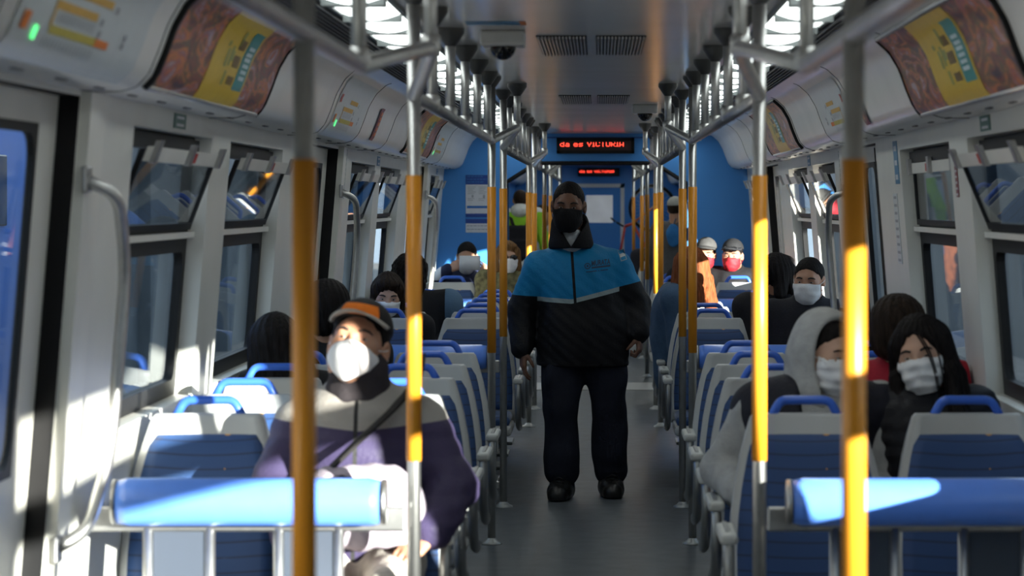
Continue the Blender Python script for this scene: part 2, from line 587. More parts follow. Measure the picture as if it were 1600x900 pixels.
WINN = 0
def window(s, y0, y1, hopper_tilt):
    global WINN
    WINN += 1
    D = 0.078
    bm = bmesh.new()        # white reveal round the opening
    zs = [WZ0, WZ1]
    for y in (y0, y1):
        quad(bm, W(s, y, WZ0), W(s, y, WZ1), W(s, y, WZ1, D), W(s, y, WZ0, D))
    for z in zs:
        quad(bm, W(s, y0, z), W(s, y1, z), W(s, y1, z, D), W(s, y0, z, D))
    w = struct(obj('window_%d' % WINN, bm, M['panel']))
    def sub(name, bm, m, parent=w):
        o = obj(name, bm, m, parent); o['kind'] = 'structure'
        return o
    bm = bmesh.new(); ring(bm, s, y0, y1, WZ0, 1.47, 0.055, 0.045, D - 0.02, D + 0.01)
    sub('lower_frame', bm, M['black'])
    bm = bmesh.new(); ring(bm, s, y0, y1, 1.47, WZ1, 0.035, 0.02, D - 0.02, D + 0.01)
    sub('upper_frame', bm, M['black'])
    bm = bmesh.new(); slab(bm, s, y0 + 0.02, y1 - 0.02, WZ0 + 0.03, 1.45, D - 0.004, D)
    sub('lower_pane', bm, M['glass'])
    bm = bmesh.new(); slab(bm, s, y0 + 0.005, y1 - 0.005, 1.462, 1.482, D - 0.045, D - 0.012)
    sub('middle_bar', bm, M['post'])
    # bottom-hung vent leaf
    t = hopper_tilt
    bm = bmesh.new(); ring(bm, s, y0 + 0.035, y1 - 0.035, 1.49, 1.735, 0.022, 0.012, D - 0.034, D - 0.018, tilt=t)
    h = sub('vent_frame', bm, M['black'])
    bm = bmesh.new(); slab(bm, s, y0 + 0.05, y1 - 0.05, 1.505, 1.72, D - 0.028, D - 0.024, tilt=t, zt=1.49)
    sub('vent_pane', bm, M['glass_hop'], h)
    bm = bmesh.new()        # latch bar with two catches
    slab(bm, s, y0 + 0.06, y1 - 0.06, 1.70, 1.742, D - 0.05, D - 0.034, tilt=t, zt=1.49)
    sub('latch_bar', bm, M['post'], h)
    bm = bmesh.new()
    for yy in (y0 + 0.08, (y0 + y1) / 2 - 0.02, y1 - 0.14):
        slab(bm, s, yy, yy + 0.06, 1.695, 1.76, D - 0.064, D - 0.048, tilt=t, zt=1.49)
    sub('catch', bm, M['steel_dull'], h)
    bm = bmesh.new(); slab(bm, s, (y0 + y1) / 2 + 0.10, (y0 + y1) / 2 + 0.14, 1.705, 1.735, D - 0.056, D - 0.048, tilt=t, zt=1.49)
    sub('red_catch', bm, M['redmark'], h)
    bm = bmesh.new(); slab(bm, s, y0 + 0.05, y1 - 0.05, 1.745, 1.79, D - 0.045, D - 0.015)
    sub('blind_box', bm, M['black'])
    return w
for i, (a, b) in enumerate(WIN):
    window(-1, a, b, 0.30)
for i, (a, b) in enumerate(WIN):
    window(1, a, b, 0.0 if i == 3 else 0.34)

# ------------------------------------------------------------------ doors
DN = 0
def door(s, y0, y1):
    global DN
    DN += 1
    D = 0.065
    ym = y1 - 0.80
    bm = bmesh.new()        # black rubber reveal round the doorway
    for y in (y0, y1):
        quad(bm, W(s, y, 0), W(s, y, 0.52), W(s, y, 0.52, D + 0.03), W(s, y, 0, D + 0.03))
        quad(bm, W(s, y, 0.52), W(s, y, DZ1), W(s, y, DZ1, D + 0.03), W(s, y, 0.52, D + 0.03))
    quad(bm, W(s, y0, DZ1), W(s, y1, DZ1), W(s, y1, DZ1, D + 0.03), W(s, y0, DZ1, D + 0.03))
    w = struct(obj('door_%d' % DN, bm, M['black']))
    for (a, b) in ((y0, ym - 0.006), (ym + 0.006, y1)):
        bm = bmesh.new()
        wa, wb = a + 0.05, b - 0.225
        if a == y0:
            wa, wb = a + 0.16, b - 0.05
        z0, z1 = 0.92, 1.765
        ring_pts = []
        # leaf: four slabs round the window opening
        for (p, q, r0, r1) in ((a, wa, 0.02, DZ1), (wb, b, 0.02, DZ1), (wa, wb, 0.02, z0), (wa, wb, z1, DZ1)):
            zz = [r0] + ([0.52] if r0 < 0.52 < r1 else []) + [r1]
            for u, v in zip(zz[:-1], zz[1:]):
                slab(bm, s, p, q, u, v, D - 0.012, D + 0.002)
        leaf = obj('door_leaf', bm, M['post'], w); leaf['kind'] = 'structure'
        bm = bmesh.new(); ring(bm, s, wa - 0.01, wb + 0.01, z0 - 0.01, z1 + 0.01, 0.024, 0.075, D - 0.015, D + 0.004)
        o = obj('door_window_frame', bm, M['black'], leaf); o['kind'] = 'structure'
        bm = bmesh.new(); slab(bm, s, wa, wb, z0, z1, D - 0.008, D - 0.004)
        o = obj('door_pane', bm, M['glass'], leaf); o['kind'] = 'structure'
    bm = bmesh.new()
    zz = [0.02, 0.52, DZ1 - 0.01]
    for u, v in zip(zz[:-1], zz[1:]):
        slab(bm, s, ym - 0.008, ym + 0.008, u, v, D - 0.016, D + 0.02)
    o = obj('door_seal', bm, M['black'], w); o['kind'] = 'structure'
    # pale pilaster on the far side of the doorway
    bm = bmesh.new()
    for (p, q, d) in ((y1 + 0.012, y1 + 0.16, 0.028), (y1 + 0.16, y1 + 0.28, 0.014)):
        for u, v in ((0.0, 0.52), (0.52, 1.862)):
            slab(bm, s, p, q, u, v, -d, 0.0)
    o = obj('door_post', bm, M['post'], w); o['kind'] = 'structure'
    return w
for s in (-1, 1):
    for (a, b) in DOORS:
        door(s, a, b)

# ------------------------------------------------------------------ end wall, gangway, next carriage
PORTAL = [(-0.76, 0.0), (-0.76, 1.75), (-0.50, 1.915), (0.50, 1.915), (0.76, 1.75), (0.76, 0.0)]
def end_wall(name, y0, y1, m):
    bm = bmesh.new()
    for s in (-1, 1):
        prism(bm, [(s * 0.76, 0), (s * 1.42, 0), (s * 1.42, 2.32), (s * 0.76, 2.32)], y0, y1)
        prism(bm, [(s * 0.76, 1.75), (s * 0.50, 1.915), (s * 0.76, 1.915)], y0, y1)
    prism(bm, [(-0.76, 1.915), (0.76, 1.915), (0.76, 2.32), (-0.76, 2.32)], y0, y1)
    bmesh.ops.recalc_face_normals(bm, faces=bm.faces)
    return struct(obj(name, bm, m))
we = end_wall('wall_end', YE, YE + 0.06, M['blue_wall'])
bm = bmesh.new()
sweep(bm, [(x * 1.0, YE - 0.004, z) for x, z in PORTAL], 0.018, 8)
o = obj('portal_gasket', bm, M['black'], we); o['kind'] = 'structure'
bm = bmesh.new(); box(bm, (-0.60, YE - 0.02, 2.125), (0.60, YE, 2.135))
o = obj('header_ledge', bm, M['notice_blue'], we); o['kind'] = 'structure'
end_wall('wall_next', YN0, YN0 + 0.06, M['blue_wall'])
bm = bmesh.new()            # folded bellows
n = 16
prev = None
for k in range(n + 1):
    y = YE + 0.06 + (YN0 - YE - 0.06) * k / n
    e = 0.02 if k % 2 else 0.07
    row = [bm.verts.new((x + math.copysign(e, x), y, z + (e if z > 1 else 0))) for x, z in PORTAL]
    if prev:
        for i in range(len(row) - 1):
            bm.faces.new((prev[i], prev[i + 1], row[i + 1], row[i]))
    prev = row
struct(obj('gangway_bellows', bm, mat('dark bellows', (0.05, 0.055, 0.06), 0.6, noise=0.1)))
bm = bmesh.new(); box(bm, (-0.8, YE, -0.06), (0.8, YN0 + 0.06, 0.004))
struct(obj('gangway_floor', bm, M['steel_dull']))

bm = bmesh.new(); box(bm, (-1.45, YN0, -0.06), (1.45, YN1, 0.0)); struct(obj('floor_next', bm, M['floor']))
bm = bmesh.new(); box(bm, (-0.93, YN0, ZC), (0.93, YN1, ZC + 0.03)); struct(obj('ceiling_next', bm, M['ceiling']))
bm = bmesh.new(); box(bm, (-1.46, YN0, 2.30), (1.46, YN1, 2.36))
for s in (-1, 1):
    box(bm, (s * 1.40, YN0, 1.83), (s * 1.46, YN1, 2.36))
struct(obj('roof_next', bm, M['roof']))
WIN2 = [(23.2, 24.6), (25.0, 26.4), (29.6, 31.0), (31.4, 32.8)]
WALLN = [wall('wall_next_left', -1, YN0, 34.0, WIN2, []), wall('wall_next_right', 1, YN0, 34.0, WIN2, [])]
for s in (-1, 1):
    for (a, b) in WIN2:
        window(s, a, b, 0.2)
for s, nm in ((-1, 'wall_bay_left'), (1, 'wall_bay_right')):       # blue bay at the far end
    bm = bmesh.new()
    quad(bm, W(s, 34.0, 0), W(s, YN1, 0), W(s, YN1, 0.52), W(s, 34.0, 0.52))
    quad(bm, W(s, 34.0, 0.52), W(s, YN1, 0.52), W(s, YN1, 1.9), W(s, 34.0, 1.9))
    struct(obj(nm, bm, M['blue_wall']))
cove('trim_5', -1, YN0, YN1, [26, 30, 34])
cove('trim_6', 1, YN0, YN1, [26, 30, 34])
bm = bmesh.new(); box(bm, (-1.45, YN1, -0.06), (1.45, YN1 + 0.06, 2.3))
wf = struct(obj('wall_far', bm, M['blue_wall']))
# cab door in the far wall: pale trim and a hazy window
bm = bmesh.new()
for lo, hi in (((-0.42, YN1 - 0.03, 0.0), (-0.36, YN1, 1.88)), ((0.36, YN1 - 0.03, 0.0), (0.42, YN1, 1.88)), ((-0.42, YN1 - 0.03, 1.82), (0.42, YN1, 1.88))):
    box(bm, lo, hi)
cd = struct(obj('door_7', bm, M['cove']))
bm = bmesh.new(); box(bm, (-0.36, YN1 - 0.012, 0.0), (0.36, YN1, 1.82))
o = obj('door_leaf', bm, M['blue_wall'], cd); o['kind'] = 'structure'
bm = bmesh.new(); box(bm, (-0.18, YN1 - 0.02, 1.27), (0.24, YN1 - 0.012, 1.70), 0.004)
o = obj('door_window', bm, mat('lit hazy pane', (0.5, 0.52, 0.54), 0.3, noise=0.2, nscale=2, emit=(0.7, 0.74, 0.78), estr=0.22), cd); o['kind'] = 'structure'

# ------------------------------------------------------------------ outside
def ground(name, x0, x1):
    bm = bmesh.new(); box(bm, (x0, -30, -1.1), (x1, 110, -1.0))
    return struct(obj(name, bm, M['ballast']))
ground('ground', -30, 30)
bm = bmesh.new()
box(bm, (-7.2, 12, -1.0), (-6.6, 75, 4.2))
for k in range(16):
    y = 14 + k * 3.8
    box(bm, (-6.6, y, -1.0), (-6.42, y + 0.5, 4.3))
tag(obj('station_wall', bm, M['concrete']), 'pale grey wall seen outside through the left carriage windows', 'wall')
bm = bmesh.new()
box(bm, (2.9, 5.0, -1.0), (3.3, 12.08, 3.6))  # unseen wall, capped by the next slab, added to keep sun off some right windows
box(bm, (2.7, 4.9, 3.6), (3.5, 12.13, 3.75))
box(bm, (7.0, 18, -1.0), (7.5, 80, 6.4))
tag(obj('building_and_sun_blocker', bm, mat('grey render', (0.085, 0.10, 0.115), 0.8, noise=0.25, nscale=1.0)), 'grey building beyond the right-hand windows, plus an added unseen wall blocking the sun', 'building')
# blue carriage standing on the next track, seen through the near left door
t = thing('parked_carriage', 'blue carriage side seen outside through the window of the near left door', 'train carriage', (-3.3, 13.6, -1.0))
bm = bmesh.new(); box(bm, (-1.0, -3.2, 0.35), (0.0, 3.0, 3.4), 0.08); obj('body', bm, M['door_glass_blue'], t)
bm = bmesh.new(); box(bm, (-0.01, 0.45, 2.45), (0.015, 0.75, 2.85), 0.01); obj('window', bm, M['cam_dome'], t)
for yy in (-2.0, 2.0):
    bm = bmesh.new()
    for q in (-0.45, 0.45):
        rr = bmesh.ops.create_cone(bm, cap_ends=True, segments=24, radius1=0.4, radius2=0.4, depth=0.12,
                                   matrix=Matrix.Translation((-0.3, yy + q, 0.4)) @ Matrix.Rotation(math.pi / 2, 4, 'Y'))
    obj('bogie', bm, M['black'], t)
# ------------------------------------------------------------------ ceiling lights, vents, cameras, stickers
def make_light():
    t = thing('ceiling_light', '', 'ceiling light')
    bm = bmesh.new()
    x0, x1, L = -0.09, 0.09, 1.17
    for lo, hi in (((x0 - 0.012, 0, -0.012), (x0, L, 0.0)), ((x1, 0, -0.012), (x1 + 0.012, L, 0.0)),
                   ((x0, 0, -0.03), (x1, 0.02, 0)), ((x0, L - 0.02, -0.03), (x1, L, 0)), ((x0, L / 2 - 0.008, -0.032), (x1, L / 2 + 0.008, 0))):
        box(bm, lo, hi)
    obj('frame', bm, M['lamp_rib'], t)
    bm = bmesh.new()
    prev = None
    for k in range(9):
        a = k / 8
        x = x0 + (x1 - x0) * a
        z = -0.006 - 0.022 * math.sin(math.pi * a)
        row = [bm.verts.new((x, 0.012, z)), bm.verts.new((x, L - 0.012, z))]
        if prev:
            bm.faces.new((prev[0], prev[1], row[1], row[0])).smooth = True
        prev = row
    obj('diffuser', bm, M['lamp'], t)
    return t
ORD = ['first', 'second', 'third', 'fourth', 'fifth', 'sixth', 'seventh', 'eighth', 'ninth', 'tenth', 'eleventh', 'twelfth',
       'thirteenth', 'fourteenth', 'fifteenth', 'sixteenth', 'seventeenth', 'eighteenth']
first = None
for s, sn in ((-1, 'left'), (1, 'right')):
    for k in range(14):
        loc = (s * 0.66, 4.85 + 1.2 * k, ZC)
        lb = 'lit white ceiling light, %s from the camera in the row above the %s seats' % (ORD[k], sn)
        if first is None:
            first = make_light(); first.location = loc; first['label'] = lb; first['group'] = 'ceiling lights'
        else:
            copy_tree(first, loc, None, lb, 'ceiling lights')
    for k in range(13):
        copy_tree(first, (s * 0.66, 23.0 + 1.28 * k, ZC), None,
                  'lit ceiling light in the next carriage, %s beyond the gangway on the %s side' % (ORD[k], sn), 'next carriage ceiling lights')

def make_vent():
    t = thing('ceiling_vent', '', 'vent')
    for s in (-1, 1):
        bm = bmesh.new()
        box(bm, (s * 0.105 - 0.088, -0.55, -0.004), (s * 0.105 + 0.088, 0.55, 0.0), mi=0)
        for k in range(14):
            x = s * 0.105 - 0.08 + k * 0.0123
            box(bm, (x - 0.0028, -0.55, -0.012), (x + 0.0028, 0.55, -0.003), mi=1)
        obj('louvre_panel', bm, [M['black'], M['ceiling']], t)
    return t
v = make_vent(); v.location = (0.005, 9.5, ZC); v['label'] = 'larger nearer pair of louvred vents in the middle of the ceiling'
v['group'] = 'ceiling vents'
copy_tree(v, (0.005, 14.45, ZC), None, 'smaller farther pair of louvred vents in the ceiling above the walking guard', 'ceiling vents')

def make_cctv():
    t = thing('security_camera', '', 'camera')
    bm = bmesh.new()
    box(bm, (-0.075, -0.09, -0.052), (0.075, 0.09, 0.0), 0.008)
    obj('housing', bm, M['cam_white'], t)
    bm = bmesh.new()
    ellipsoid(bm, (0, -0.01, -0.05), (0.046, 0.046, 0.048), 20)
    obj('dome', bm, M['cam_dome'], t)
    return t
c = make_cctv(); c.location = (-0.295, 8.75, ZC); c['label'] = 'nearer dome security camera on the left of the ceiling'; c['group'] = 'dome cameras'
copy_tree(c, (0.305, 15.3, ZC), None, 'farther dome security camera on the right of the ceiling', 'dome cameras')

# sticker beside the nearer camera
t = thing('ceiling_sticker', 'blue sticker with an orange edge on the ceiling in front of the nearer dome camera', 'sticker', (-0.30, 8.33, ZC - 0.0005))
bm = bmesh.new(); box(bm, (-0.10, -0.08, -0.001), (0.075, 0.08, 0)); obj('blue_field', bm, M['sticker_b'], t)
bm = bmesh.new(); box(bm, (0.075, -0.08, -0.001), (0.095, 0.08, 0)); obj('orange_edge', bm, M['orange'], t)

# ------------------------------------------------------------------ passenger display signs
FONT = {  # 7-row dot patterns
 'd': ["....1", "....1", ".1111", "1...1", "1...1", "1...1", ".1111"], 'a': [".....", ".....", ".111.", "....1", ".1111", "1...1", ".1111"],
 'e': [".....", ".....", ".111.", "1...1", "11111", "1....", ".1111"], 's': [".....", ".....", ".1111", "1....", ".111.", "....1", "1111."],
 'V': ["1...1", "1...1", "1...1", ".1.1.", ".1.1.", "..1..", "..1.."], 'I': ["111", ".1.", ".1.", ".1.", ".1.", ".1.", "111"],
 'C': [".111.", "1...1", "1....", "1....", "1....", "1...1", ".111."], 'T': ["11111", "..1..", "..1..", "..1..", "..1..", "..1..", "..1.."],
 'O': [".111.", "1...1", "1...1", "1...1", "1...1", "1...1", ".111."], 'R': ["1111.", "1...1", "1...1", "1111.", "1.1..", "1..1.", "1...1"],
 'A': [".111.", "1...1", "1...1", "1...1", "11111", "1...1", "1...1"], ' ': ["...", "...", "...", "...", "...", "...", "..."]}
def led_sign(label, y, w, h, x, z):
    t = thing('display_sign', label, 'display sign', (x, y, z))
    bm = bmesh.new()
    b = 0.026
    box(bm, (-w / 2, -0.04, -h / 2), (w / 2, 0.0, h / 2), 0.004)
    for lo, hi in (((-w / 2, -0.05, h / 2 - b), (w / 2, -0.038, h / 2)), ((-w / 2, -0.05, -h / 2), (w / 2, -0.038, -h / 2 + b)),
                   ((-w / 2, -0.05, -h / 2), (-w / 2 + b, -0.038, h / 2)), ((w / 2 - b, -0.05, -h / 2), (w / 2, -0.038, h / 2))):
        box(bm, lo, hi)
    obj('housing', bm, M['black'], t)
    bm = bmesh.new(); box(bm, (-w / 2 + b, -0.0415, -h / 2 + b), (w / 2 - b, -0.040, h / 2 - b)); obj('screen', bm, M['led_screen'], t)
    bm = bmesh.new()
    text = 'da es VICTORIA'
    pitch = w / 0.65 * 0.0071
    xx = -w / 2 + b + 0.006
    for ch in text:
        g = FONT[ch]
        for r, row in enumerate(g):
            if r == 0:
                continue            # the scrolling line is cut at its upper edge
            for c_, bit in enumerate(row):
                if bit == '1':
                    ellipsoid(bm, (xx + c_ * pitch, -0.0425, 0.010 - (r - 3.5) * pitch * 0.82), (pitch * 0.47, 0.0012, pitch * 0.43), 6)
        xx += (len(g[0]) + 1) * pitch
    obj('led_text', bm, M['led'], t)
led_sign('wide display over the gangway with red dot letters reading da es VICTORIA', YE, 0.655, 0.133, 0.0, 2.062)
led_sign('smaller distant display in the next carriage with red letters above the cab door', YN1, 0.65, 0.13, 0.02, 2.06)

# ------------------------------------------------------------------ notices, route maps, posters
t = thing('wall_notice', 'white and blue passenger notice on the blue end wall, upper of the two', 'notice', (-0.995, YE - 0.002, 1.66))
def flat(name, m, x0, z0, x1, z1, t, off=0.0, depth=0.002):
    bm = bmesh.new(); box(bm, (x0, -off - depth, z0), (x1, -off, z1)); return obj(name, bm, m, t)
flat('backing', M['white'], -0.10, -0.20, 0.10, 0.155, t)
flat('header', M['notice_blue'], -0.10, 0.075, 0.10, 0.155, t, 0.002)
bm = bmesh.new()
for k, wd in enumerate((0.14, 0.17, 0.13)):
    random.seed(k)
    x = -0.09
    while x < -0.09 + wd:
        w_ = random.uniform(0.012, 0.03); box(bm, (x, -0.0055, 0.138 - k * 0.023), (x + w_, -0.004, 0.147 - k * 0.023)); x += w_ + 0.006
obj('header_text', bm, M['notice_mid'], t)
bm = bmesh.new()
for k in range(9):
    for x in (-0.085, 0.008):
        if k in (5, 6):
            continue
        box(bm, (x, -0.0035, 0.052 - k * 0.014), (x + 0.07 - (k % 3) * 0.012, -0.002, 0.056 - k * 0.014))
box(bm, (-0.05, -0.0035, -0.035), (-0.035, -0.002, -0.012)); box(bm, (0.045, -0.0035, -0.04), (0.062, -0.002, -0.012))
obj('text_lines', bm, M['ink_soft'], t)
flat('lower_band', M['notice_mid'], -0.09, -0.125, 0.10, -0.105, t, 0.002)
flat('foot_band', M['notice_blue'], -0.10, -0.20, 0.10, -0.17, t, 0.002)
t = thing('wall_notice', 'smaller white and blue strip notice just below the larger one on the end wall', 'notice', (-0.995, YE - 0.002, 1.395))
flat('backing', M['white'], -0.10, -0.065, 0.10, 0.05, t)
flat('header', M['notice_blue'], -0.10, 0.012, 0.10, 0.05, t, 0.002)
bm = bmesh.new()
for k in range(2):
    x = -0.09
    for q in range(6):
        w_ = 0.018 + 0.006 * ((q * 7 + k) % 3); box(bm, (x, -0.0035, -0.012 - k * 0.03), (x + w_, -0.002, -0.005 - k * 0.03)); x += w_ + 0.006
obj('text_lines', bm, M['ink_soft'], t)

def on_cove(bm, s, y0, y1, t0, t1, off, mi=0, n=10, thick=0.0):
    """patch lying on the cove between arc positions t0 (top) and t1 (bottom)"""
    prev = None
    for k in range(n + 1):
        (x, z), (nx, nz) = cove_pt(t0 + (t1 - t0) * k / n)
        row = [bm.verts.new((s * (x + nx * off), y, z + nz * off)) for y in (y0, y1)]
        if prev:
            f = bm.faces.new((prev[0], prev[1], row[1], row[0]) if s > 0 else (prev[1], prev[0], row[0], row[1]))
            f.material_index = mi
            f.smooth = True
        prev = row

def route_map(s, y0, y1, label):
    """y0..y1: plate extent; letters run along the carriage"""
    t = thing('route_map', label, 'route map', (0, 0, 0))
    L = y1 - y0
    Y = (lambda a: y0 + a * L)
    bm = bmesh.new(); on_cove(bm, s, Y(0.0), Y(1.0), 0.20, 0.74, 0.003); obj('plate', bm, M['map_base'], t)
    bm = bmesh.new()
    on_cove(bm, s, Y(0.38), Y(0.63), 0.385, 0.42, 0.005, 0, 2)
    on_cove(bm, s, Y(0.22), Y(0.54), 0.455, 0.49, 0.005, 0, 2)
    on_cove(bm, s, Y(0.22), Y(0.235), 0.49, 0.56, 0.005, 0, 4)
    obj('upper_lines', bm, M['ochre'], t)
    bm = bmesh.new(); on_cove(bm, s, Y(0.23), Y(0.60), 0.555, 0.59, 0.005, 0, 2); obj('lower_line', bm, M['olive'], t)
    bm = bmesh.new(); on_cove(bm, s, Y(0.58), Y(0.69), 0.555, 0.59, 0.006, 0, 2); obj('line_end', bm, M['orange'], t)
    bm = bmesh.new()
    for k in range(14):
        on_cove(bm, s, Y(0.22 + k * 0.028), Y(0.226 + k * 0.028), 0.605, 0.645, 0.005, 0, 1)
        on_cove(bm, s, Y(0.27 + k * 0.02), Y(0.275 + k * 0.02), 0.50, 0.54, 0.005, 0, 1)
    for a, b in ((0.66, 0.40), (0.57, 0.47), (0.80, 0.50), (0.80, 0.54), (0.58, 0.52)):
        on_cove(bm, s, Y(a), Y(a + 0.025), b, b + 0.03, 0.005, 0, 1)
    obj('station_names', bm, M['ink_soft'], t)
    for nm, m, a, b, r in (('red_arrow', M['redmark'], 0.04, 0.36, 0.045), ('orange_arrow', M['orange'], 0.04, 0.53, 0.045)):
        bm = bmesh.new()
        on_cove(bm, s, Y(a), Y(a + r), b, b + 0.07, 0.006, 0, 2)
        obj(nm, bm, m, t)
    bm = bmesh.new(); on_cove(bm, s, Y(0.135), Y(0.155), 0.575, 0.63, 0.006, 0, 2); obj('green_lamp', bm, M['led_green'], t)
    return t
route_map(-1, 4.98, 6.32, 'large route map with a glowing green lamp above the near left door')
route_map(-1, 10.88, 12.18, 'smaller route map with a green lamp on the left panel beyond the first poster')
route_map(-1, 17.42, 18.65, 'most distant route map on the left, just before the blue end wall')
route_map(1, 10.88, 12.18, 'route map on the right-hand overhead panel between the two posters')

def indicator(s, y, label):
    t = thing('indicator_strip', label, 'indicator', (0, 0, 0))
    bm = bmesh.new(); on_cove(bm, s, y, y + 0.16, 0.34, 0.66, 0.008); obj('bezel', bm, M['sticker_r'], t)
    bm = bmesh.new()
    for k in range(5):
        on_cove(bm, s, y + 0.05, y + 0.11, 0.38 + k * 0.05, 0.415 + k * 0.05, 0.011, 0, 2)
    obj('lens', bm, M['orange'], t)
indicator(-1, 12.85, 'narrow dark red indicator strip on the left overhead panel beyond the route map')
indicator(1, 10.25, 'narrow indicator strip on the right overhead panel behind the tall front pole')

def poster(s, y0, y1, label):
    t = thing('poster', label, 'poster', (0, 0, 0))
    L = y1 - y0
    T0, T1 = 0.13, 0.70
    Y = (lambda a: y0 + a * L)
    # on the left wall the near end is at its left; on the right wall reading order is mirrored
    A = (lambda a: Y(a)) if s < 0 else (lambda a: Y(1 - a))
    def patch(name, m, a0, a1, t0, t1, off, n=10):
        bm = bmesh.new()
        on_cove(bm, s, min(A(a0), A(a1)), max(A(a0), A(a1)), t0, t1, off, 0, n)
        return obj(name, bm, m, t)
    patch('picture', M['poster_food'], 0, 1, T0, T1, 0.011)
    patch('yellow_field', M['poster_y'], 0.33, 0.70, T0, T1, 0.0125)
    bm = bmesh.new()
    a0, a1 = 0.59, 0.685
    on_cove(bm, s, min(A(a0), A(a1)), max(A(a0), A(a1)), 0.22, 0.59, 0.0135)
    obj('teal_banner', bm, M['poster_teal'], t)
    bm = bmesh.new()
    for k in range(6):
        b0 = 0.32 + k * 0.037
        on_cove(bm, s, min(A(0.61), A(0.665)), max(A(0.61), A(0.665)), b0, b0 + 0.022, 0.0150, 0, 1)
    obj('banner_letters', bm, M['poster_pale'], t)
    bm = bmesh.new()
    for k, (b0, ln) in enumerate(((0.30, 0.06), (0.40, 0.07), (0.52, 0.05))):
        for q in range(3):
            a_ = 0.515 + q * 0.020
            on_cove(bm, s, min(A(a_), A(a_ + 0.017)), max(A(a_), A(a_ + 0.017)), b0, b0 + ln, 0.0138, 0, 2)
    obj('brown_words', bm, M['poster_ink'], t)
    bm = bmesh.new()
    for a_, b0, b1 in ((0.42, 0.33, 0.36), (0.44, 0.37, 0.48), (0.47, 0.35, 0.47), (0.49, 0.38, 0.44), (0.51, 0.24, 0.35), (0.47, 0.50, 0.58)):
        on_cove(bm, s, min(A(a_), A(a_ + 0.02)), max(A(a_), A(a_ + 0.02)), b0, b1, 0.0138, 0, 3)
    obj('olive_words', bm, M['poster_green'], t)
    # holder: black end profiles and pale rails at top and bottom
    for y in (y0, y1):
        bm = bmesh.new()
        prev = None
        for k in range(13):
            (x, z), (nx, nz) = cove_pt(T0 - 0.01 + (T1 - T0 + 0.02) * k / 12)
            row = [bm.verts.new((s * (x + nx * o_), yy, z + nz * o_)) for (o_, yy) in ((0.0, y - 0.008), (0.015, y - 0.008), (0.015, y + 0.012), (0.0, y + 0.012))]
            if prev:
                for i in range(4):
                    bm.faces.new((prev[i], prev[(i + 1) % 4], row[(i + 1) % 4], row[i]))
            prev = row
        bmesh.ops.recalc_face_normals(bm, faces=bm.faces)
        obj('end_profile', bm, M['black'], t)
    for tt in (T0, T1):
        (x, z), (nx, nz) = cove_pt(tt)
        bm = bmesh.new(); sweep(bm, [(s * (x + nx * 0.006), y0, z + nz * 0.006), (s * (x + nx * 0.006), y1, z + nz * 0.006)], 0.010, 8)
        obj('holder_rail', bm, M['steel'], t)
    return t
poster(-1, 6.62, 8.72, 'large near left advertisement with yellow centre and teal banner')
poster(-1, 15.1, 17.2, 'farther left advertisement, dark edge on, just before the last route map')
poster(1, 6.48, 8.75, 'large near right advertisement with yellow centre and teal banner')
poster(1, 13.95, 16.2, 'farther right advertisement with yellow centre beside the blue end wall')

def wall_sticker(s, y0, y1, z0, z1, m, label, bands=None):
    t = thing('wall_sticker', label, 'sticker', (0, 0, 0))
    bm = bmesh.new(); slab(bm, s, y0, y1, z0, z1, -0.003, -0.0005); obj('film', bm, m, t)
    if bands:
        bm = bmesh.new()
        n = bands
        for k in range(n):
            zz = z0 + (z1 - z0) * (k + 0.3) / n
            slab(bm, s, y0 + (y1 - y0) * 0.2, y1 - (y1 - y0) * 0.2, zz, zz + (z1 - z0) * 0.35 / n, -0.004, -0.003)
        obj('print', bm, M['white'] if m is not M['map_base'] else M['ink_soft'], t)
    return t
wall_sticker(-1, 7.90, 8.12, 1.812, 1.858, M['sticker_g'], 'small dark green exit sticker above the nearest left window', 2)
wall_sticker(1, 8.15, 8.36, 1.812, 1.862, M['sticker_g'], 'small green exit sticker above the nearest right window', 2)
wall_sticker(1, 8.98, 9.04, 1.60, 1.765, M['sticker_r'], 'narrow upright red sticker between the first two right windows', 8)
wall_sticker(1, 10.85, 11.0, 1.32, 1.62, M['map_base'], 'narrow upright pale instruction strip on the right wall past the second window', 9)
wall_sticker(-1, 13.20, 13.30, 1.60, 1.858, M['sticker_g'], 'tall green sticker strip on the post beyond the second left door', 10)
wall_sticker(-1, 15.12, 15.3, 1.80, 1.855, M['sticker_b'], 'small blue sticker over the windows of the second left seat group', 2)
wall_sticker(1, 13.22, 13.32, 1.60, 1.85, M['sticker_g'], 'tall green sticker strip beside the second right door', 10)
wall_sticker(1, 15.12, 15.3, 1.80, 1.86, M['sticker_b'], 'small blue sticker over the right windows in the second seat group', 2)
wall_sticker(1, 10.72, 10.86, 1.66, 1.84, M['sticker_b'], 'blue upright sticker at the end of the second right window', 3)
wall_sticker(-1, 20.6, 20.78, 1.81, 1.855, M['sticker_b'], 'small blue sticker above the last left window by the blue end wall', 2)

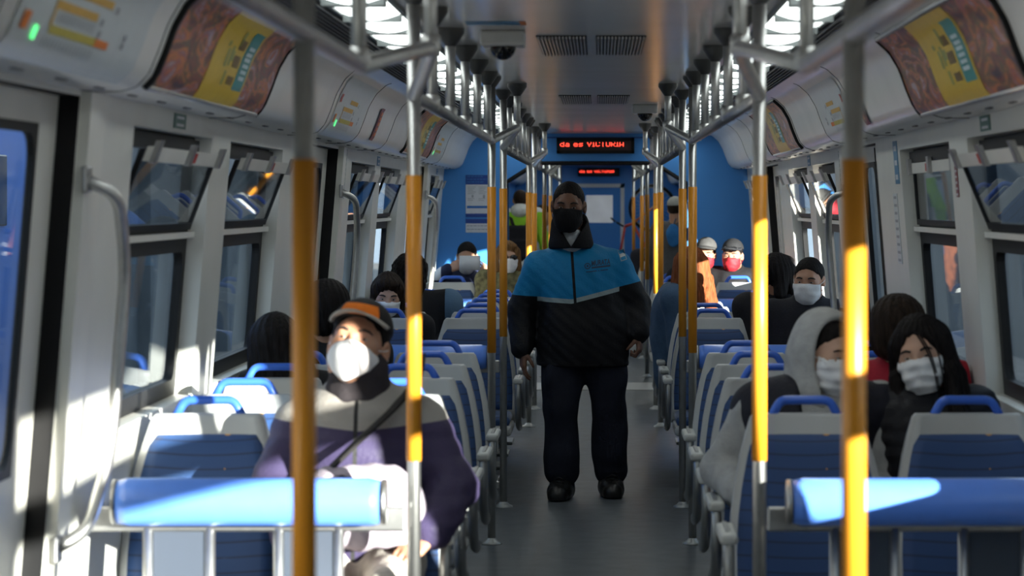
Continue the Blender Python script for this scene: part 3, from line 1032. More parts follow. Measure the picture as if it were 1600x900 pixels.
# ------------------------------------------------------------------ poles, handrails, grab rails
def make_pole():
    t = thing('grab_pole', '', 'pole')
    bm = bmesh.new(); sweep(bm, [(0, 0, 0.0), (0, 0, ZC)], 0.0185, 16); obj('shaft', bm, M['steel'], t)
    bm = bmesh.new(); sweep(bm, [(0, 0, 0.886), (0, 0, 1.654)], 0.0205, 16); obj('yellow_sleeve', bm, M['yellow'], t)
    bm = bmesh.new(); lathe(bm, [(0.048, 0.0), (0.048, 0.008), (0.030, 0.016), (0.0185, 0.03)]); obj('foot_flange', bm, M['arm_dark'], t)
    bm = bmesh.new(); lathe(bm, [(0.0185, ZC - 0.05), (0.03, ZC - 0.035), (0.045, ZC - 0.012), (0.045, ZC)]); obj('ceiling_cup', bm, M['dark_cup'], t)
    return t
POLES = [(4.33, 'foremost'), (6.89, 'second'), (11.85, 'third'), (13.29, 'fourth'), (18.06, 'fifth'), (19.60, 'sixth')]
pp = None
for s, sn in ((-1, 'left'), (1, 'right')):
    for y, n in POLES:
        lb = {'foremost': 'thick blurred yellow-sleeved pole nearest the camera on the %s of the aisle',
              'second': 'second yellow-sleeved pole from the camera, %s of the aisle by the blue pad barrier'}.get(
              n, n + ' yellow-sleeved pole from the camera along the %s side of the aisle') % sn
        if pp is None:
            pp = make_pole(); pp.location = (s * POLE_X, y, 0); pp['label'] = lb; pp['group'] = 'aisle poles'
        else:
            copy_tree(pp, (s * POLE_X, y, 0), None, lb, 'aisle poles')
    for y, n in ((23.2, 'first'), (26.0, 'second'), (32.4, 'third')):
        copy_tree(pp, (s * POLE_X, y, 0), None, 'distant yellow-sleeved pole, %s beyond the gangway on the %s' % (n, sn), 'next carriage poles')

RZ, AX, AZ = 1.868, 0.37, 1.947
def handrail(s, runs, vees, posts, label, collars=()):
    t = thing('overhead_handrail', label, 'handrail', (0, 0, 0))
    for (a, b) in runs:
        bm = bmesh.new(); sweep(bm, [(s * POLE_X, a, RZ), (s * POLE_X, b, RZ)], 0.0185, 14); obj('rail', bm, M['steel_dull'], t)
    for (a, b) in vees:
        m = (a + b) / 2
        pts = round_path([(s * POLE_X, a, RZ), (s * AX, m - 0.05, AZ), (s * AX, m + 0.05, AZ), (s * POLE_X, b, RZ)], 0.12, 5)
        bm = bmesh.new(); sweep(bm, pts, 0.0185, 14); obj('bent_rail', bm, M['steel'], t)
    for (x, y, z) in posts:
        bm = bmesh.new()
        sweep(bm, [(s * x, y, z), (s * x, y, ZC)], 0.017, 12)
        lathe(bm, [(0.022, -0.012), (0.024, 0.0), (0.024, 0.03), (0.018, 0.036)], (s * x, y, z))
        p = obj('post', bm, M['steel'], t)
        bm = bmesh.new(); lathe(bm, [(0.017, -0.06), (0.028, -0.045), (0.047, -0.016), (0.047, 0.0)], (s * x, y, ZC)); obj('ceiling_cup', bm, M['dark_cup'], p)
    if collars:
        bm = bmesh.new()
        for y in collars:
            sweep(bm, [(s * POLE_X, y, RZ), (s * POLE_X, y + 0.03, RZ)], 0.026, 12)
        obj('collars', bm, M['steel_dull'], t)
    return t
for s, sn in ((-1, 'left'), (1, 'right')):
    handrail(s, [(2.2, 5.35)], [(5.35, 6.89)], [(POLE_X, 5.32, RZ), (AX, 6.12, AZ), (POLE_X, 3.0, RZ)],
             'blurred nearest stretch of overhead handrail with bent end on the %s' % sn)
    handrail(s, [(6.89, 11.85)], [(11.85, 13.29)], [(POLE_X, y, RZ) for y in (7.65, 8.58, 9.52, 10.46, 11.4)] + [(AX, 12.57, AZ)],
             'overhead steel handrail on ceiling posts above the first %s seat group' % sn)
    handrail(s, [(13.29, 18.06)], [(18.06, 19.60)], [(POLE_X, y, RZ) for y in (14.1, 15.0, 15.9, 16.8, 17.6)] + [(AX, 18.83, AZ)],
             'overhead steel handrail above the second %s seat group, farther along' % sn, [13.6 + 0.28 * k for k in range(16)])
    handrail(s, [(19.60, 21.3)], [], [(POLE_X, 20.3, RZ), (POLE_X, 21.1, RZ)], 'short last stretch of overhead handrail before the end wall, %s side' % sn)
    handrail(s, [(22.6, 24.4), (26.0, 32.4)], [(24.4, 26.0)], [(POLE_X, 23.6, RZ), (AX, 25.2, AZ), (POLE_X, 27.5, RZ), (POLE_X, 29.5, RZ)],
             'overhead handrail in the next carriage seen through the gangway, %s side' % sn)

def grab_rail(s, y, label):
    t = thing('door_grab_rail', label, 'grab rail', (0, 0, 0))
    a, b = y + 0.03, y + 0.22
    P = lambda yy, z, d: W(s, yy, z, d)
    pts = round_path([P(a, 1.64, -0.02), P(a + 0.06, 1.60, -0.10), P(b, 1.42, -0.11), P(b, 0.92, -0.11), P(a + 0.05, 0.74, -0.09), P(a, 0.70, -0.02)], 0.12, 6)
    bm = bmesh.new(); sweep(bm, pts, 0.017, 12); obj('rail', bm, M['steel'], t)
    for z in (1.64, 0.70):
        bm = bmesh.new()
        p = P(a, z, -0.028)
        box(bm, (p.x - 0.008, a - 0.035, z - 0.035), (p.x + 0.008, a + 0.035, z + 0.035), 0.006)
        obj('mount', bm, M['steel_dull'], t)
for s, sn in ((-1, 'left'), (1, 'right')):
    for (a, b), n in zip(DOORS, ('near', 'middle', 'far')):
        grab_rail(s, b, 'curved steel grab rail on the post beside the %s %s door' % (n, sn))

# ------------------------------------------------------------------ leaning barriers with blue pads
def make_barrier(s):
    t = thing('leaning_barrier', '', 'barrier')
    S = lambda x: s * x
    bm = bmesh.new()
    pts = [(S(0.545), -0.055, 0.785), (S(1.245), -0.055, 0.785)]
    sweep(bm, [(S(0.548), -0.055, 0.785), (S(0.575), -0.055, 0.785), (S(1.215), -0.055, 0.785), (S(1.245), -0.055, 0.785)], [0.058, 0.064, 0.064, 0.058], 20)
    obj('pad', bm, M['pad'], t)
    for x in (0.538, 1.252):
        bm = bmesh.new(); sweep(bm, [(S(x - 0.006), -0.055, 0.785), (S(x + 0.006), -0.055, 0.785)], 0.060, 20); obj('pad_cap', bm, M['steel_dull'], t)
    bm = bmesh.new(); box(bm, (min(S(0.483), S(1.33)), -0.012, 0.70), (max(S(0.483), S(1.33)), 0.012, 0.765), 0.006); obj('rail', bm, M['steel_dull'], t)
    bm = bmesh.new(); box(bm, (min(S(0.483), S(1.33)), -0.012, 0.10), (max(S(0.483), S(1.33)), 0.012, 0.14), 0.006); obj('lower_rail', bm, M['steel_dull'], t)
    for x in (0.665, 0.825, 1.01, 1.175):
        bm = bmesh.new(); sweep(bm, [(S(x), 0, 0.0), (S(x), 0, 0.71)], 0.015, 12); obj('upright', bm, M['steel'], t)
    for a, b in ((0.68, 0.81), (1.025, 1.16)):
        bm = bmesh.new(); box(bm, (min(S(a), S(b)), -0.004, 0.14), (max(S(a), S(b)), 0.004, 0.70)); obj('panel', bm, M['frost'], t)
    return t
bars = {s: make_barrier(s) for s in (-1, 1)}
for s, sn in ((-1, 'left'), (1, 'right')):
    for k, (f, n) in enumerate(zip(FARS, ('big sunlit blue padded leaning barrier in the foreground on the %s',
                                            'blue padded leaning barrier beyond the second door on the %s',
                                            'most distant blue padded leaning barrier on the %s near the end wall'))):
        if k == 0:
            o = bars[s]; o.location = (0, f - 0.03, 0); o['label'] = n % sn; o['group'] = 'leaning barriers'
        else:
            copy_tree(bars[s], (0, f - 0.03, 0), None, n % sn, 'leaning barriers')
# ------------------------------------------------------------------ seats
SEAT_PROF = [  # z, half width, y of the front face
    (0.40, 0.225, -0.175), (0.46, 0.236, -0.160), (0.55, 0.236, -0.135), (0.65, 0.230, -0.105), (0.74, 0.217, -0.075),
    (0.82, 0.200, -0.045), (0.88, 0.183, -0.024), (0.915, 0.173, -0.012), (0.935, 0.166, -0.006), (0.945, 0.156, -0.002)]
def prof(z):
    for (a, w0, y0), (b, w1, y1) in zip(SEAT_PROF[:-1], SEAT_PROF[1:]):
        if z <= b:
            f = max(0.0, (z - a) / (b - a))
            return w0 + f * (w1 - w0), y0 + f * (y1 - y0)
    return SEAT_PROF[-1][1:]

def loft(bm, sections, closed_ends=True):
    prev = None
    for sec in sections:
        row = [bm.verts.new(p) for p in sec]
        if prev:
            n = len(row)
            for i in range(n):
                f = bm.faces.new((prev[i], prev[(i + 1) % n], row[(i + 1) % n], row[i])); f.smooth = True
        else:
            if closed_ends:
                bm.faces.new(row[::-1])
        prev = row
    if closed_ends:
        bm.faces.new(prev)
    bmesh.ops.recalc_face_normals(bm, faces=bm.faces)

def back_section(z, w, yf, th):
    """dished backrest section: front face slightly hollow, sides swept back"""
    out = []
    n = 10
    for k in range(n + 1):
        u = -1 + 2 * k / n
        out.append((u * w, yf + 0.018 * (1 - u * u) - 0.012 * abs(u) ** 3, z))
    for k in range(n + 1):
        u = 1 - 2 * k / n
        out.append((u * w * 1.0, yf + th + 0.012 * (1 - u * u) + 0.0, z))
    return out

def make_seat(arm=0):
    t = thing('train_seat', '', 'seat')
    bm = bmesh.new()
    loft(bm, [back_section(z, w, y, 0.055 if z < 0.9 else 0.04) for z, w, y in SEAT_PROF])
    obj('back_shell', bm, M['seat_shell'], t)
    # cloth panel let into the front of the shell
    bm = bmesh.new()
    secs = []
    for i in range(15):
        z = 0.455 + (0.885 - 0.455) * i / 14
        w, y = prof(z)
        w2 = w - 0.021
        if z > 0.86:
            w2 -= (z - 0.86) * 0.5
        row = []
        n = 10
        for k in range(n + 1):
            u = -1 + 2 * k / n
            row.append((u * w2, y + 0.018 * (1 - (u * w2 / w) ** 2) - 0.012 * abs(u * w2 / w) ** 3 - 0.009 * (1 - abs(u) ** 6) * min(1, (0.887 - z) * 40) - 0.002, z))
        for k in range(n + 1):
            u = 1 - 2 * k / n
            row.append((u * w2, y + 0.03, z))
        secs.append(row)
    loft(bm, secs)
    obj('back_cloth', bm, M['fabric'], t)
    # seat cushion
    bm = bmesh.new(); box(bm, (-0.215, -0.56, 0.395), (0.215, -0.16, 0.45), 0.022)
    for f in bm.faces: f.smooth = True
    obj('seat_cushion', bm, M['fabric'], t)
    bm = bmesh.new(); box(bm, (-0.225, -0.575, 0.345), (0.225, -0.13, 0.40), 0.02); obj('seat_pan', bm, M['seat_shell'], t)
    bm = bmesh.new(); box(bm, (-0.05, -0.45, 0.0), (0.05, -0.25, 0.35), 0.01); box(bm, (-0.12, -0.50, 0.0), (0.12, -0.20, 0.02), 0.006)
    obj('pedestal', bm, M['arm_dark'], t)
    # blue hand loop on the top of the backrest
    bm = bmesh.new()
    path = round_path([(-0.112, 0.022, 0.915), (-0.074, 0.030, 0.985), (0.074, 0.030, 0.985), (0.112, 0.022, 0.915)], 0.022, 6)
    sweep(bm, path, 0.014, 10, flat=(0.016, 0.0135))
    obj('hand_loop', bm, M['handle'], t)
    if arm:
        s = arm
        bm = bmesh.new()
        x0 = s * 0.255
        box(bm, (x0 - 0.026, -0.49, 0.615), (x0 + 0.026, -0.20, 0.645), 0.010)
        obj('arm_pad', bm, M['arm_pad'], t)
        bm = bmesh.new()
        path = round_path([(x0, -0.20, 0.622), (x0, -0.47, 0.622), (x0, -0.49, 0.50), (x0, -0.40, 0.40), (x0, -0.22, 0.37)], 0.10, 7)
        sweep(bm, path, 0.016, 10, flat=(0.017, 0.027))
        obj('arm_bracket', bm, M['arm_dark'], t)
    return t
PROTO = {}
PITCH_ROWS = {0: [7.70, 8.48, 9.26, 10.04, 10.82], 1: [14.10, 14.88, 15.66, 16.44, 17.22], 2: [20.45, 21.20]}
XS = [('window seat', 1.143), ('aisle seat', 0.655)]
BLK = ['nearest', 'middle', 'last']
SEATS = {}
for blk in (0, 1, 2):
    for r, y in enumerate(PITCH_ROWS[blk]):
        for s, sn in ((-1, 'left'), (1, 'right')):
            for nm, x in XS:
                arm = -s if nm == 'aisle seat' else 0
                lb = 'grey and blue %s, %s row of the %s seat group on the %s' % (nm, ORD[r], BLK[blk], sn)
                loc = (s * x, y, 0)
                if arm not in PROTO:
                    PROTO[arm] = make_seat(arm)
                    o = PROTO[arm]; o.location = loc; o['label'] = lb; o['group'] = 'train seats'
                else:
                    o = copy_tree(PROTO[arm], loc, None, lb, 'train seats')
                SEATS[(blk, r, s, nm)] = o
for r, y in enumerate((27.0, 27.8, 28.6)):
    for s, sn in ((-1, 'left'), (1, 'right')):
        copy_tree(PROTO[-s], (s * 0.655, y, 0), None, 'distant aisle seat in the next carriage, %s row on the %s' % (ORD[r], sn), 'next carriage seats')
# ------------------------------------------------------------------ figure modelling: distance fields turned into one continuous mesh
def V3(*a):
    return np.array(a, dtype=np.float64)
def unit(v):
    v = np.asarray(v, float)
    return v / (np.linalg.norm(v) + 1e-9)
def rotm(yaw=0, pitch=0, roll=0):
    """head turn: yaw about z, pitch about x (positive looks down), roll about y; degrees"""
    return np.array(Matrix.Rotation(math.radians(yaw), 3, 'Z') @ Matrix.Rotation(math.radians(pitch), 3, 'X') @ Matrix.Rotation(math.radians(roll), 3, 'Y'))

class Cone:
    def __init__(s, a, b, ra, rb, sx=1.0, sy=1.0):
        s.a, s.b, s.ra, s.rb, s.sx, s.sy = np.array(a, float), np.array(b, float), ra, rb, sx, sy
        r = max(ra, rb) * max(sx, sy, 1)
        s.lo, s.hi = np.minimum(s.a, s.b) - r, np.maximum(s.a, s.b) + r
    def d(s, X, Y, Z):
        k = np.array([1 / s.sx, 1 / s.sy, 1.0])
        a, b = s.a * k, s.b * k
        px_, py_, pz_ = X / s.sx - a[0], Y / s.sy - a[1], Z - a[2]
        ba = b - a
        L = ba @ ba + 1e-12
        t = np.clip((px_ * ba[0] + py_ * ba[1] + pz_ * ba[2]) / L, 0, 1)
        q = np.sqrt((px_ - t * ba[0]) ** 2 + (py_ - t * ba[1]) ** 2 + (pz_ - t * ba[2]) ** 2)
        return (q - (s.ra + (s.rb - s.ra) * t)) * min(s.sx, s.sy, 1.0)
class Ell:
    def __init__(s, c, r, R=None):
        s.c, s.r = np.array(c, float), np.array(r, float)
        s.R = np.eye(3) if R is None else R
        e = np.full(3, s.r.max()) if R is not None else s.r
        s.lo, s.hi = s.c - e, s.c + e
    def d(s, X, Y, Z):
        x, y, z = X - s.c[0], Y - s.c[1], Z - s.c[2]
        R = s.R
        lx = R[0, 0] * x + R[1, 0] * y + R[2, 0] * z
        ly = R[0, 1] * x + R[1, 1] * y + R[2, 1] * z
        lz = R[0, 2] * x + R[1, 2] * y + R[2, 2] * z
        k0 = np.sqrt((lx / s.r[0]) ** 2 + (ly / s.r[1]) ** 2 + (lz / s.r[2]) ** 2)
        k1 = np.sqrt((lx / s.r[0] ** 2) ** 2 + (ly / s.r[1] ** 2) ** 2 + (lz / s.r[2] ** 2) ** 2)
        return np.where(k1 > 1e-9, k0 * (k0 - 1) / np.maximum(k1, 1e-9), -s.r.min())
class Box:
    def __init__(s, c, h, R=None, rad=0.01):
        s.c, s.h, s.rad = np.array(c, float), np.array(h, float), rad
        s.R = np.eye(3) if R is None else R
        e = np.full(3, np.linalg.norm(s.h)) if R is not None else s.h
        s.lo, s.hi = s.c - e, s.c + e
    def d(s, X, Y, Z):
        x, y, z = X - s.c[0], Y - s.c[1], Z - s.c[2]
        R = s.R
        q = [np.abs(R[0, i] * x + R[1, i] * y + R[2, i] * z) - (s.h[i] - s.rad) for i in range(3)]
        out = np.sqrt(sum(np.maximum(a, 0) ** 2 for a in q))
        return out + np.minimum(np.maximum(q[0], np.maximum(q[1], q[2])), 0) - s.rad
class Half:
    """half space: inside where (p - p0).n < 0"""
    def __init__(s, p0, n):
        s.p, s.n = np.array(p0, float), unit(n)
        s.lo, s.hi = None, None
    def d(s, X, Y, Z):
        return (X - s.p[0]) * s.n[0] + (Y - s.p[1]) * s.n[1] + (Z - s.p[2]) * s.n[2]

def smin(a, b, k):
    if k <= 0:
        return np.minimum(a, b)
    h = np.maximum(k - np.abs(a - b), 0) / k
    return np.minimum(a, b) - h * h * k * 0.25

class Field:
    def __init__(s, prims, res, pad=0.03):
        lo = np.min([p.lo for p, *_ in prims], 0) - pad
        hi = np.max([p.hi for p, *_ in prims], 0) + pad
        s.res, s.lo = res, lo
        n = np.ceil((hi - lo) / res).astype(int) + 1
        s.ax = [lo[i] + res * np.arange(n[i]) for i in range(3)]
        s.v = np.full(tuple(n), 0.25, dtype=np.float64)
        for p, k in prims:
            s.add(p, k)
    def sl(s, p, m=0.055):
        if p.lo is None:
            return tuple(slice(0, len(a)) for a in s.ax)
        return tuple(slice(max(0, int((p.lo[i] - m - s.lo[i]) / s.res)), min(len(s.ax[i]), int((p.hi[i] + m - s.lo[i]) / s.res) + 2)) for i in range(3))
    def g(s, q):
        return (s.ax[0][q[0]][:, None, None], s.ax[1][q[1]][None, :, None], s.ax[2][q[2]][None, None, :])
    def add(s, p, k=0.02):
        q = s.sl(p)
        s.v[q] = smin(s.v[q], p.d(*s.g(q)), k)
    def sub(s, p, k=0.01):
        q = s.sl(p)
        s.v[q] = -smin(-s.v[q], p.d(*s.g(q)), k)
    def clip(s, p, k=0.0):
        q = s.sl(Half((0, 0, 0), (0, 0, 1)))
        s.v = -smin(-s.v, -p.d(*s.g(q)), k)
    def warp(s, amp, f=18.0, seed=0, axis=None):
        """cloth folds: low waves added to the distance"""
        X, Y, Z = s.g(s.sl(Half((0, 0, 0), (0, 0, 1))))
        rs = np.random.RandomState(seed)
        w = 0
        for i in range(5):
            k = rs.normal(size=3) * f * (0.6 + 0.35 * i)
            k[2] *= 0.8
            w = w + np.sin(X * k[0] + Y * k[1] + Z * k[2] + rs.uniform(0, 6.28)) / (1 + 0.5 * i)
        s.v = s.v + amp * w * 0.5
    def mesh(s, name, m, parent=None, smooth=1, sub=None):
        v = s.v
        ins = v < 0
        nx, ny, nz = v.shape
        cnt = np.zeros((nx - 1, ny - 1, nz - 1), np.int8)
        for i in (0, 1):
            for j in (0, 1):
                for k in (0, 1):
                    cnt += ins[i:nx - 1 + i, j:ny - 1 + j, k:nz - 1 + k]
        act = (cnt > 0) & (cnt < 8)
        idx = np.full(act.shape, -1, np.int64)
        ci = np.argwhere(act)
        N = len(ci)
        idx[act] = np.arange(N)
        acc = np.zeros((N, 3)); num = np.zeros(N)
        for ax in range(3):
            for a in (0, 1):
                for b in (0, 1):
                    o = [0, 0, 0]
                    oth = [i for i in range(3) if i != ax]
                    o[oth[0]], o[oth[1]] = a, b
                    p = ci + np.array(o)
                    q = p.copy(); q[:, ax] += 1
                    va = v[p[:, 0], p[:, 1], p[:, 2]]; vb = v[q[:, 0], q[:, 1], q[:, 2]]
                    cr = (va < 0) != (vb < 0)
                    t = np.where(cr, va / np.where(cr, va - vb, 1), 0)
                    pos = p.astype(float); pos[:, ax] += t
                    acc[cr] += pos[cr]; num[cr] += 1
        P = acc / np.maximum(num, 1)[:, None] * s.res + s.lo
        quads = []
        for ax in range(3):
            o1, o2 = [i for i in range(3) if i != ax]
            sl0 = [slice(None)] * 3; sl1 = [slice(None)] * 3
            sl0[ax] = slice(0, v.shape[ax] - 1); sl1[ax] = slice(1, v.shape[ax])
            c = ins[tuple(sl0)] != ins[tuple(sl1)]
            e = np.argwhere(c)
            e = e[(e[:, o1] > 0) & (e[:, o2] > 0) & (e[:, o1] < v.shape[o1] - 1) & (e[:, o2] < v.shape[o2] - 1)]
            if not len(e):
                continue
            def at(d1, d2):
                q = e.copy(); q[:, o1] += d1; q[:, o2] += d2
                return idx[q[:, 0], q[:, 1], q[:, 2]]
            Q = np.stack([at(-1, -1), at(0, -1), at(0, 0), at(-1, 0)], 1)
            flip = ins[e[:, 0], e[:, 1], e[:, 2]]
            if ax == 1:
                flip = ~flip
            Q[~flip] = Q[~flip][:, ::-1]
            quads.append(Q)
        F = np.concatenate(quads)
        F = F[(F >= 0).all(1)]
        for _ in range(smooth):
            a = np.zeros_like(P); n = np.zeros(N)
            for i in range(4):
                np.add.at(a, F[:, i], P[F[:, (i + 1) % 4]] + P[F[:, (i - 1) % 4]])
                np.add.at(n, F[:, i], 2)
            P = np.where(n[:, None] > 0, 0.5 * P + 0.5 * a / np.maximum(n, 1)[:, None], P)
        vol = np.einsum('ij,ij->i', P[F[:, 0]], np.cross(P[F[:, 1]], P[F[:, 2]]) + np.cross(P[F[:, 2]], P[F[:, 3]])).sum()
        if vol < 0:
            F = F[:, ::-1].copy()
        me = bpy.data.meshes.new(name)
        me.vertices.add(N); me.vertices.foreach_set('co', P.astype(np.float32).ravel())
        me.loops.add(F.size); me.loops.foreach_set('vertex_index', F.astype(np.int32).ravel())
        me.polygons.add(len(F)); me.polygons.foreach_set('loop_start', np.arange(0, F.size, 4, dtype=np.int32))
        me.polygons.foreach_set('use_smooth', np.ones(len(F), bool))
        me.update(calc_edges=True); me.validate()
        for mm in (m if isinstance(m, (list, tuple)) else [m]):
            me.materials.append(mm)
        return link(name, me, parent)

# ------------------------------------------------------------------ people
def skin_mat(name, c):
    m = mat(name, c, 0.48, noise=0.06, nscale=14)
    b = m.node_tree.nodes['Principled BSDF']
    b.inputs['Subsurface Weight'].default_value = 0.06
    b.inputs['Subsurface Scale'].default_value = 0.01
    return m
SK = {'tan': skin_mat('tan skin', (0.42, 0.22, 0.14)), 'brown': skin_mat('brown skin', (0.175, 0.082, 0.05)), 'fair': skin_mat('fair skin', (0.52, 0.31, 0.22))}
def hair_mat(name, c, rough=0.6):
    return mat(name, c, rough, spec=0.10, noise=0.45, nscale=30, bump=0.6, bscale=40, stretch=(3, 3, 0.5))
HM = {'black': hair_mat('black hair', (0.010, 0.008, 0.008)), 'dark': hair_mat('dark brown hair', (0.022, 0.014, 0.010)),
      'auburn': hair_mat('auburn hair', (0.21, 0.062, 0.022)), 'brown': hair_mat('light brown hair', (0.16, 0.085, 0.035))}
def cloth(name, c, rough=0.75, **k):
    k.setdefault('noise', 0.12); k.setdefault('spec', 0.2); k.setdefault('nscale', 25); k.setdefault('bump', 0.25); k.setdefault('bscale', 90)
    return mat(name, c, rough, **k)
M['mask_white'] = cloth('white mask cloth', (0.74, 0.74, 0.76), 0.7, noise=0.03, bump=0.1)
M['mask_black'] = cloth('black mask cloth', (0.008, 0.008, 0.010), 0.8)
M['eye_white'] = mat('eye white', (0.36, 0.33, 0.31), 0.2, noise=0.02)
M['iris'] = mat('dark iris', (0.012, 0.008, 0.006), 0.1, noise=0.02)
M['brow'] = mat('eyebrow hair', (0.02, 0.014, 0.012), 0.8, noise=0.3, nscale=90)

def head_prims(C, R, s=1.0):
    T = lambda *p: C + s * (R @ np.array(p))
    E = lambda c, r, k: (Ell(T(*c), np.array(r) * s, R), k)
    K = lambda a, b, ra, rb, k: (Cone(T(*a), T(*b), ra * s, rb * s), k)
    P = [E((0, .018, .028), (.075, .094, .088), 0), E((0, -.022, -.035), (.061, .070, .082), .035),
         E((0, -.062, -.098), (.026, .024, .018), .03), K((-.036, -.074, .026), (.036, -.074, .026), .013, .013, .022),
         K((0, -.086, .014), (0, -.104, -.020), .0085, .0145, .014)]
    for q in (-1, 1):
        P += [E((q * .010, -.098, -.024), (.010, .011, .008), .008), E((q * .044, -.058, -.014), (.022, .022, .020), .028),
              E((q * .055, -.005, -.07), (.016, .03, .025), .03),
              E((q * .081, .014, -.006), (.012, .021, .033), .010), K((q * .028, -.085, -.058), (0, -.092, -.056), .006, .008, .012)]
    return P
def head_field(C, R, s, res, neck=None):
    f = Field(head_prims(C, R, s) + (neck or []), res)
    carve_head(f, C, R, s)
    return f
def carve_head(f, C, R, s):
    T = lambda *p: C + s * (R @ np.array(p))
    for q in (-1, 1):
        f.sub(Ell(T(q * .032, -.098, .004), np.array((.017, .016, .011)) * s, R), .012 * s)
        f.add(Ell(T(q * .032, -.074, .005), np.array((.014, .013, .0125)) * s, R), .004 * s)
        f.sub(Ell(T(q * .088, .006, -.004), np.array((.008, .010, .018)) * s, R), .006 * s)

def hand_prims(w, fwd, palm, side, curl=0.5, s=1.0, grip=None):
    """w wrist, fwd towards the knuckles, palm = direction the palm faces, side = towards the thumb"""
    fwd = unit(fwd); palm = unit(np.array(palm) - fwd * np.dot(palm, fwd))
    sd = np.cross(fwd, palm)
    if np.dot(sd, side) < 0:
        sd = -sd
    w = np.array(w, float)
    P = []
    k0 = [w + s * (fwd * l + sd * o) for l, o in ((.088, .031), (.094, .010), (.089, -.011), (.080, -.030))]
    for i, o in enumerate((.020, .007, -.007, -.020)):
        P.append((Cone(w + sd * o * s + fwd * .01 * s, k0[i], .0145 * s, .0125 * s), .014))
    for kn, L, r in zip(k0, (.072, .080, .074, .058), (.0088, .0092, .0088, .0078)):
        p = kn
        a = curl * 0.55
        for j, fr in enumerate((.45, .31, .24)):
            d = fwd * math.cos(a) + palm * math.sin(a)
            n = p + d * L * fr * s
            P.append((Cone(p, n, r * (1 - .1 * j) * s, r * (1 - .1 * (j + 1)) * s), .004))
            p = n
            a += curl
    t0 = w + s * (sd * .022 + fwd * .022 + palm * .008)
    t1 = t0 + s * unit(sd * .75 + fwd * .75 + palm * .35) * .036
    t2 = t1 + s * unit(sd * .25 + fwd * 1.0 + palm * (.3 + .5 * curl)) * .030
    t3 = t2 + s * unit(fwd * 1.0 + palm * (.2 + .8 * curl) - sd * .1 * curl) * .024
    P += [(Cone(t0, t1, .015 * s, .0115 * s), .012), (Cone(t1, t2, .0112 * s, .010 * s), .005), (Cone(t2, t3, .010 * s, .008 * s), .004)]
    return P

def torso_prims(J, b, off):
    pel, ch, nk = J['pelvis'], J['chest'], J['neck']
    mid = (pel + ch) / 2
    P = [(Ell(pel, (.165 * b + off, .125 * b + off, .135 + off)), .0), (Ell(mid, (.150 * b + off, .118 * b + off, .16 + off)), .08),
         (Ell(ch, (.172 * b + off, .120 * b + off, .175 + off)), .08)]
    sl, sr = J['shL'], J['shR']
    up = (nk + ch) / 2 + V3(0, .0, .01)
    P += [(Cone(sl, (sl * .45 + up * .55), .062 + off, .072 + off), .06), (Cone(sr, (sr * .45 + up * .55), .062 + off, .072 + off), .06)]
    return P
def arm_prims(J, off, b=1.0, k=.03, to=1.0, foff=None):
    P = []
    fo = off if foff is None else foff
    for q in 'LR':
        sh, el, wr = J['sh' + q], J['el' + q], J['wr' + q]
        P += [(Cone(sh, el, .052 * b + off, .041 * b + off), k), (Cone(el, el + (wr - el) * to, .040 * b + off, .028 * b + fo), .02)]
    return P
def leg_prims(J, off, b=1.0, lower=1.0, koff=None):
    P = []
    ko = off if koff is None else koff
    for q in 'LR':
        hp, kn, an = J['hip' + q], J['kn' + q], J['an' + q]
        P += [(Cone(hp, kn, .083 * b + off, .055 * b + off), .05), (Cone(kn, kn + (an - kn) * lower, .054 * b + off, .037 * b + ko), .02)]
    return P
def foot_prims(J, off=0.0, which='LR'):
    P = []
    for q in which:
        an, to = J['an' + q], J['toe' + q]
        d = unit((to - an) * V3(1, 1, 0))
        z = V3(0, 0, 1)
        heel = V3(an[0], an[1], .042) - d * .035
        P += [(Cone(an, V3(an[0], an[1], .05), .036 + off, .040 + off), .02), (Cone(heel, heel + d * .13, .036 + off, .036 + off, 1, 1), .02),
              (Cone(heel + d * .10, heel + d * .20 - z * .012, .036 + off, .026 + off), .02)]
    return P

def seated(top=1.30, lean=0.0, sx=0.0, shw=0.19, slump=0.0):
    """joints of a sitter on a seat whose origin is on the floor under the backrest top; faces -y; sx shifts the upper body sideways"""
    J = {}
    y0 = -0.30
    dz = top - 1.30
    J['pelvis'] = V3(0, y0, .545)
    J['chest'] = V3(sx * .6, -.205 - lean * .6, .88 + dz * .7)
    J['neck'] = V3(sx * .85, -.185 - lean * .9, 1.06 + dz)
    J['head'] = V3(sx, -.205 - lean - slump, 1.19 + dz)
    J['shL'] = V3(sx * .75 + shw, -.175 - lean * .8, 1.005 + dz)
    J['shR'] = V3(sx * .75 - shw, -.175 - lean * .8, 1.005 + dz)
    J['elL'] = V3(sx * .6 + shw + .05, -.235 - lean * .5, .72 + dz * .8)
    J['elR'] = V3(sx * .6 - shw - .05, -.235 - lean * .5, .72 + dz * .8)
    J['wrL'] = V3(.13, -.47, .625)
    J['wrR'] = V3(-.13, -.47, .625)
    for q, g in (('L', 1), ('R', -1)):
        J['hip' + q] = V3(g * .09, y0, .535)
        J['kn' + q] = V3(g * .115, y0 - .37, .51)
        J['an' + q] = V3(g * .115, y0 - .33, .10)
        J['toe' + q] = V3(g * .125, y0 - .50, .03)
    return J

def wall_clip(f, loc, rz):
    """sleeves and hips pressed against the side wall end at its surface"""
    if abs(loc[0]) > 1.0 and abs(rz) < 1e-6 and loc[1] < 22:
        g = 1 if loc[0] > 0 else -1
        f.clip(Half((g * (1.30 - .010) - loc[0], 0, 1.58), (g, 0, .08)))

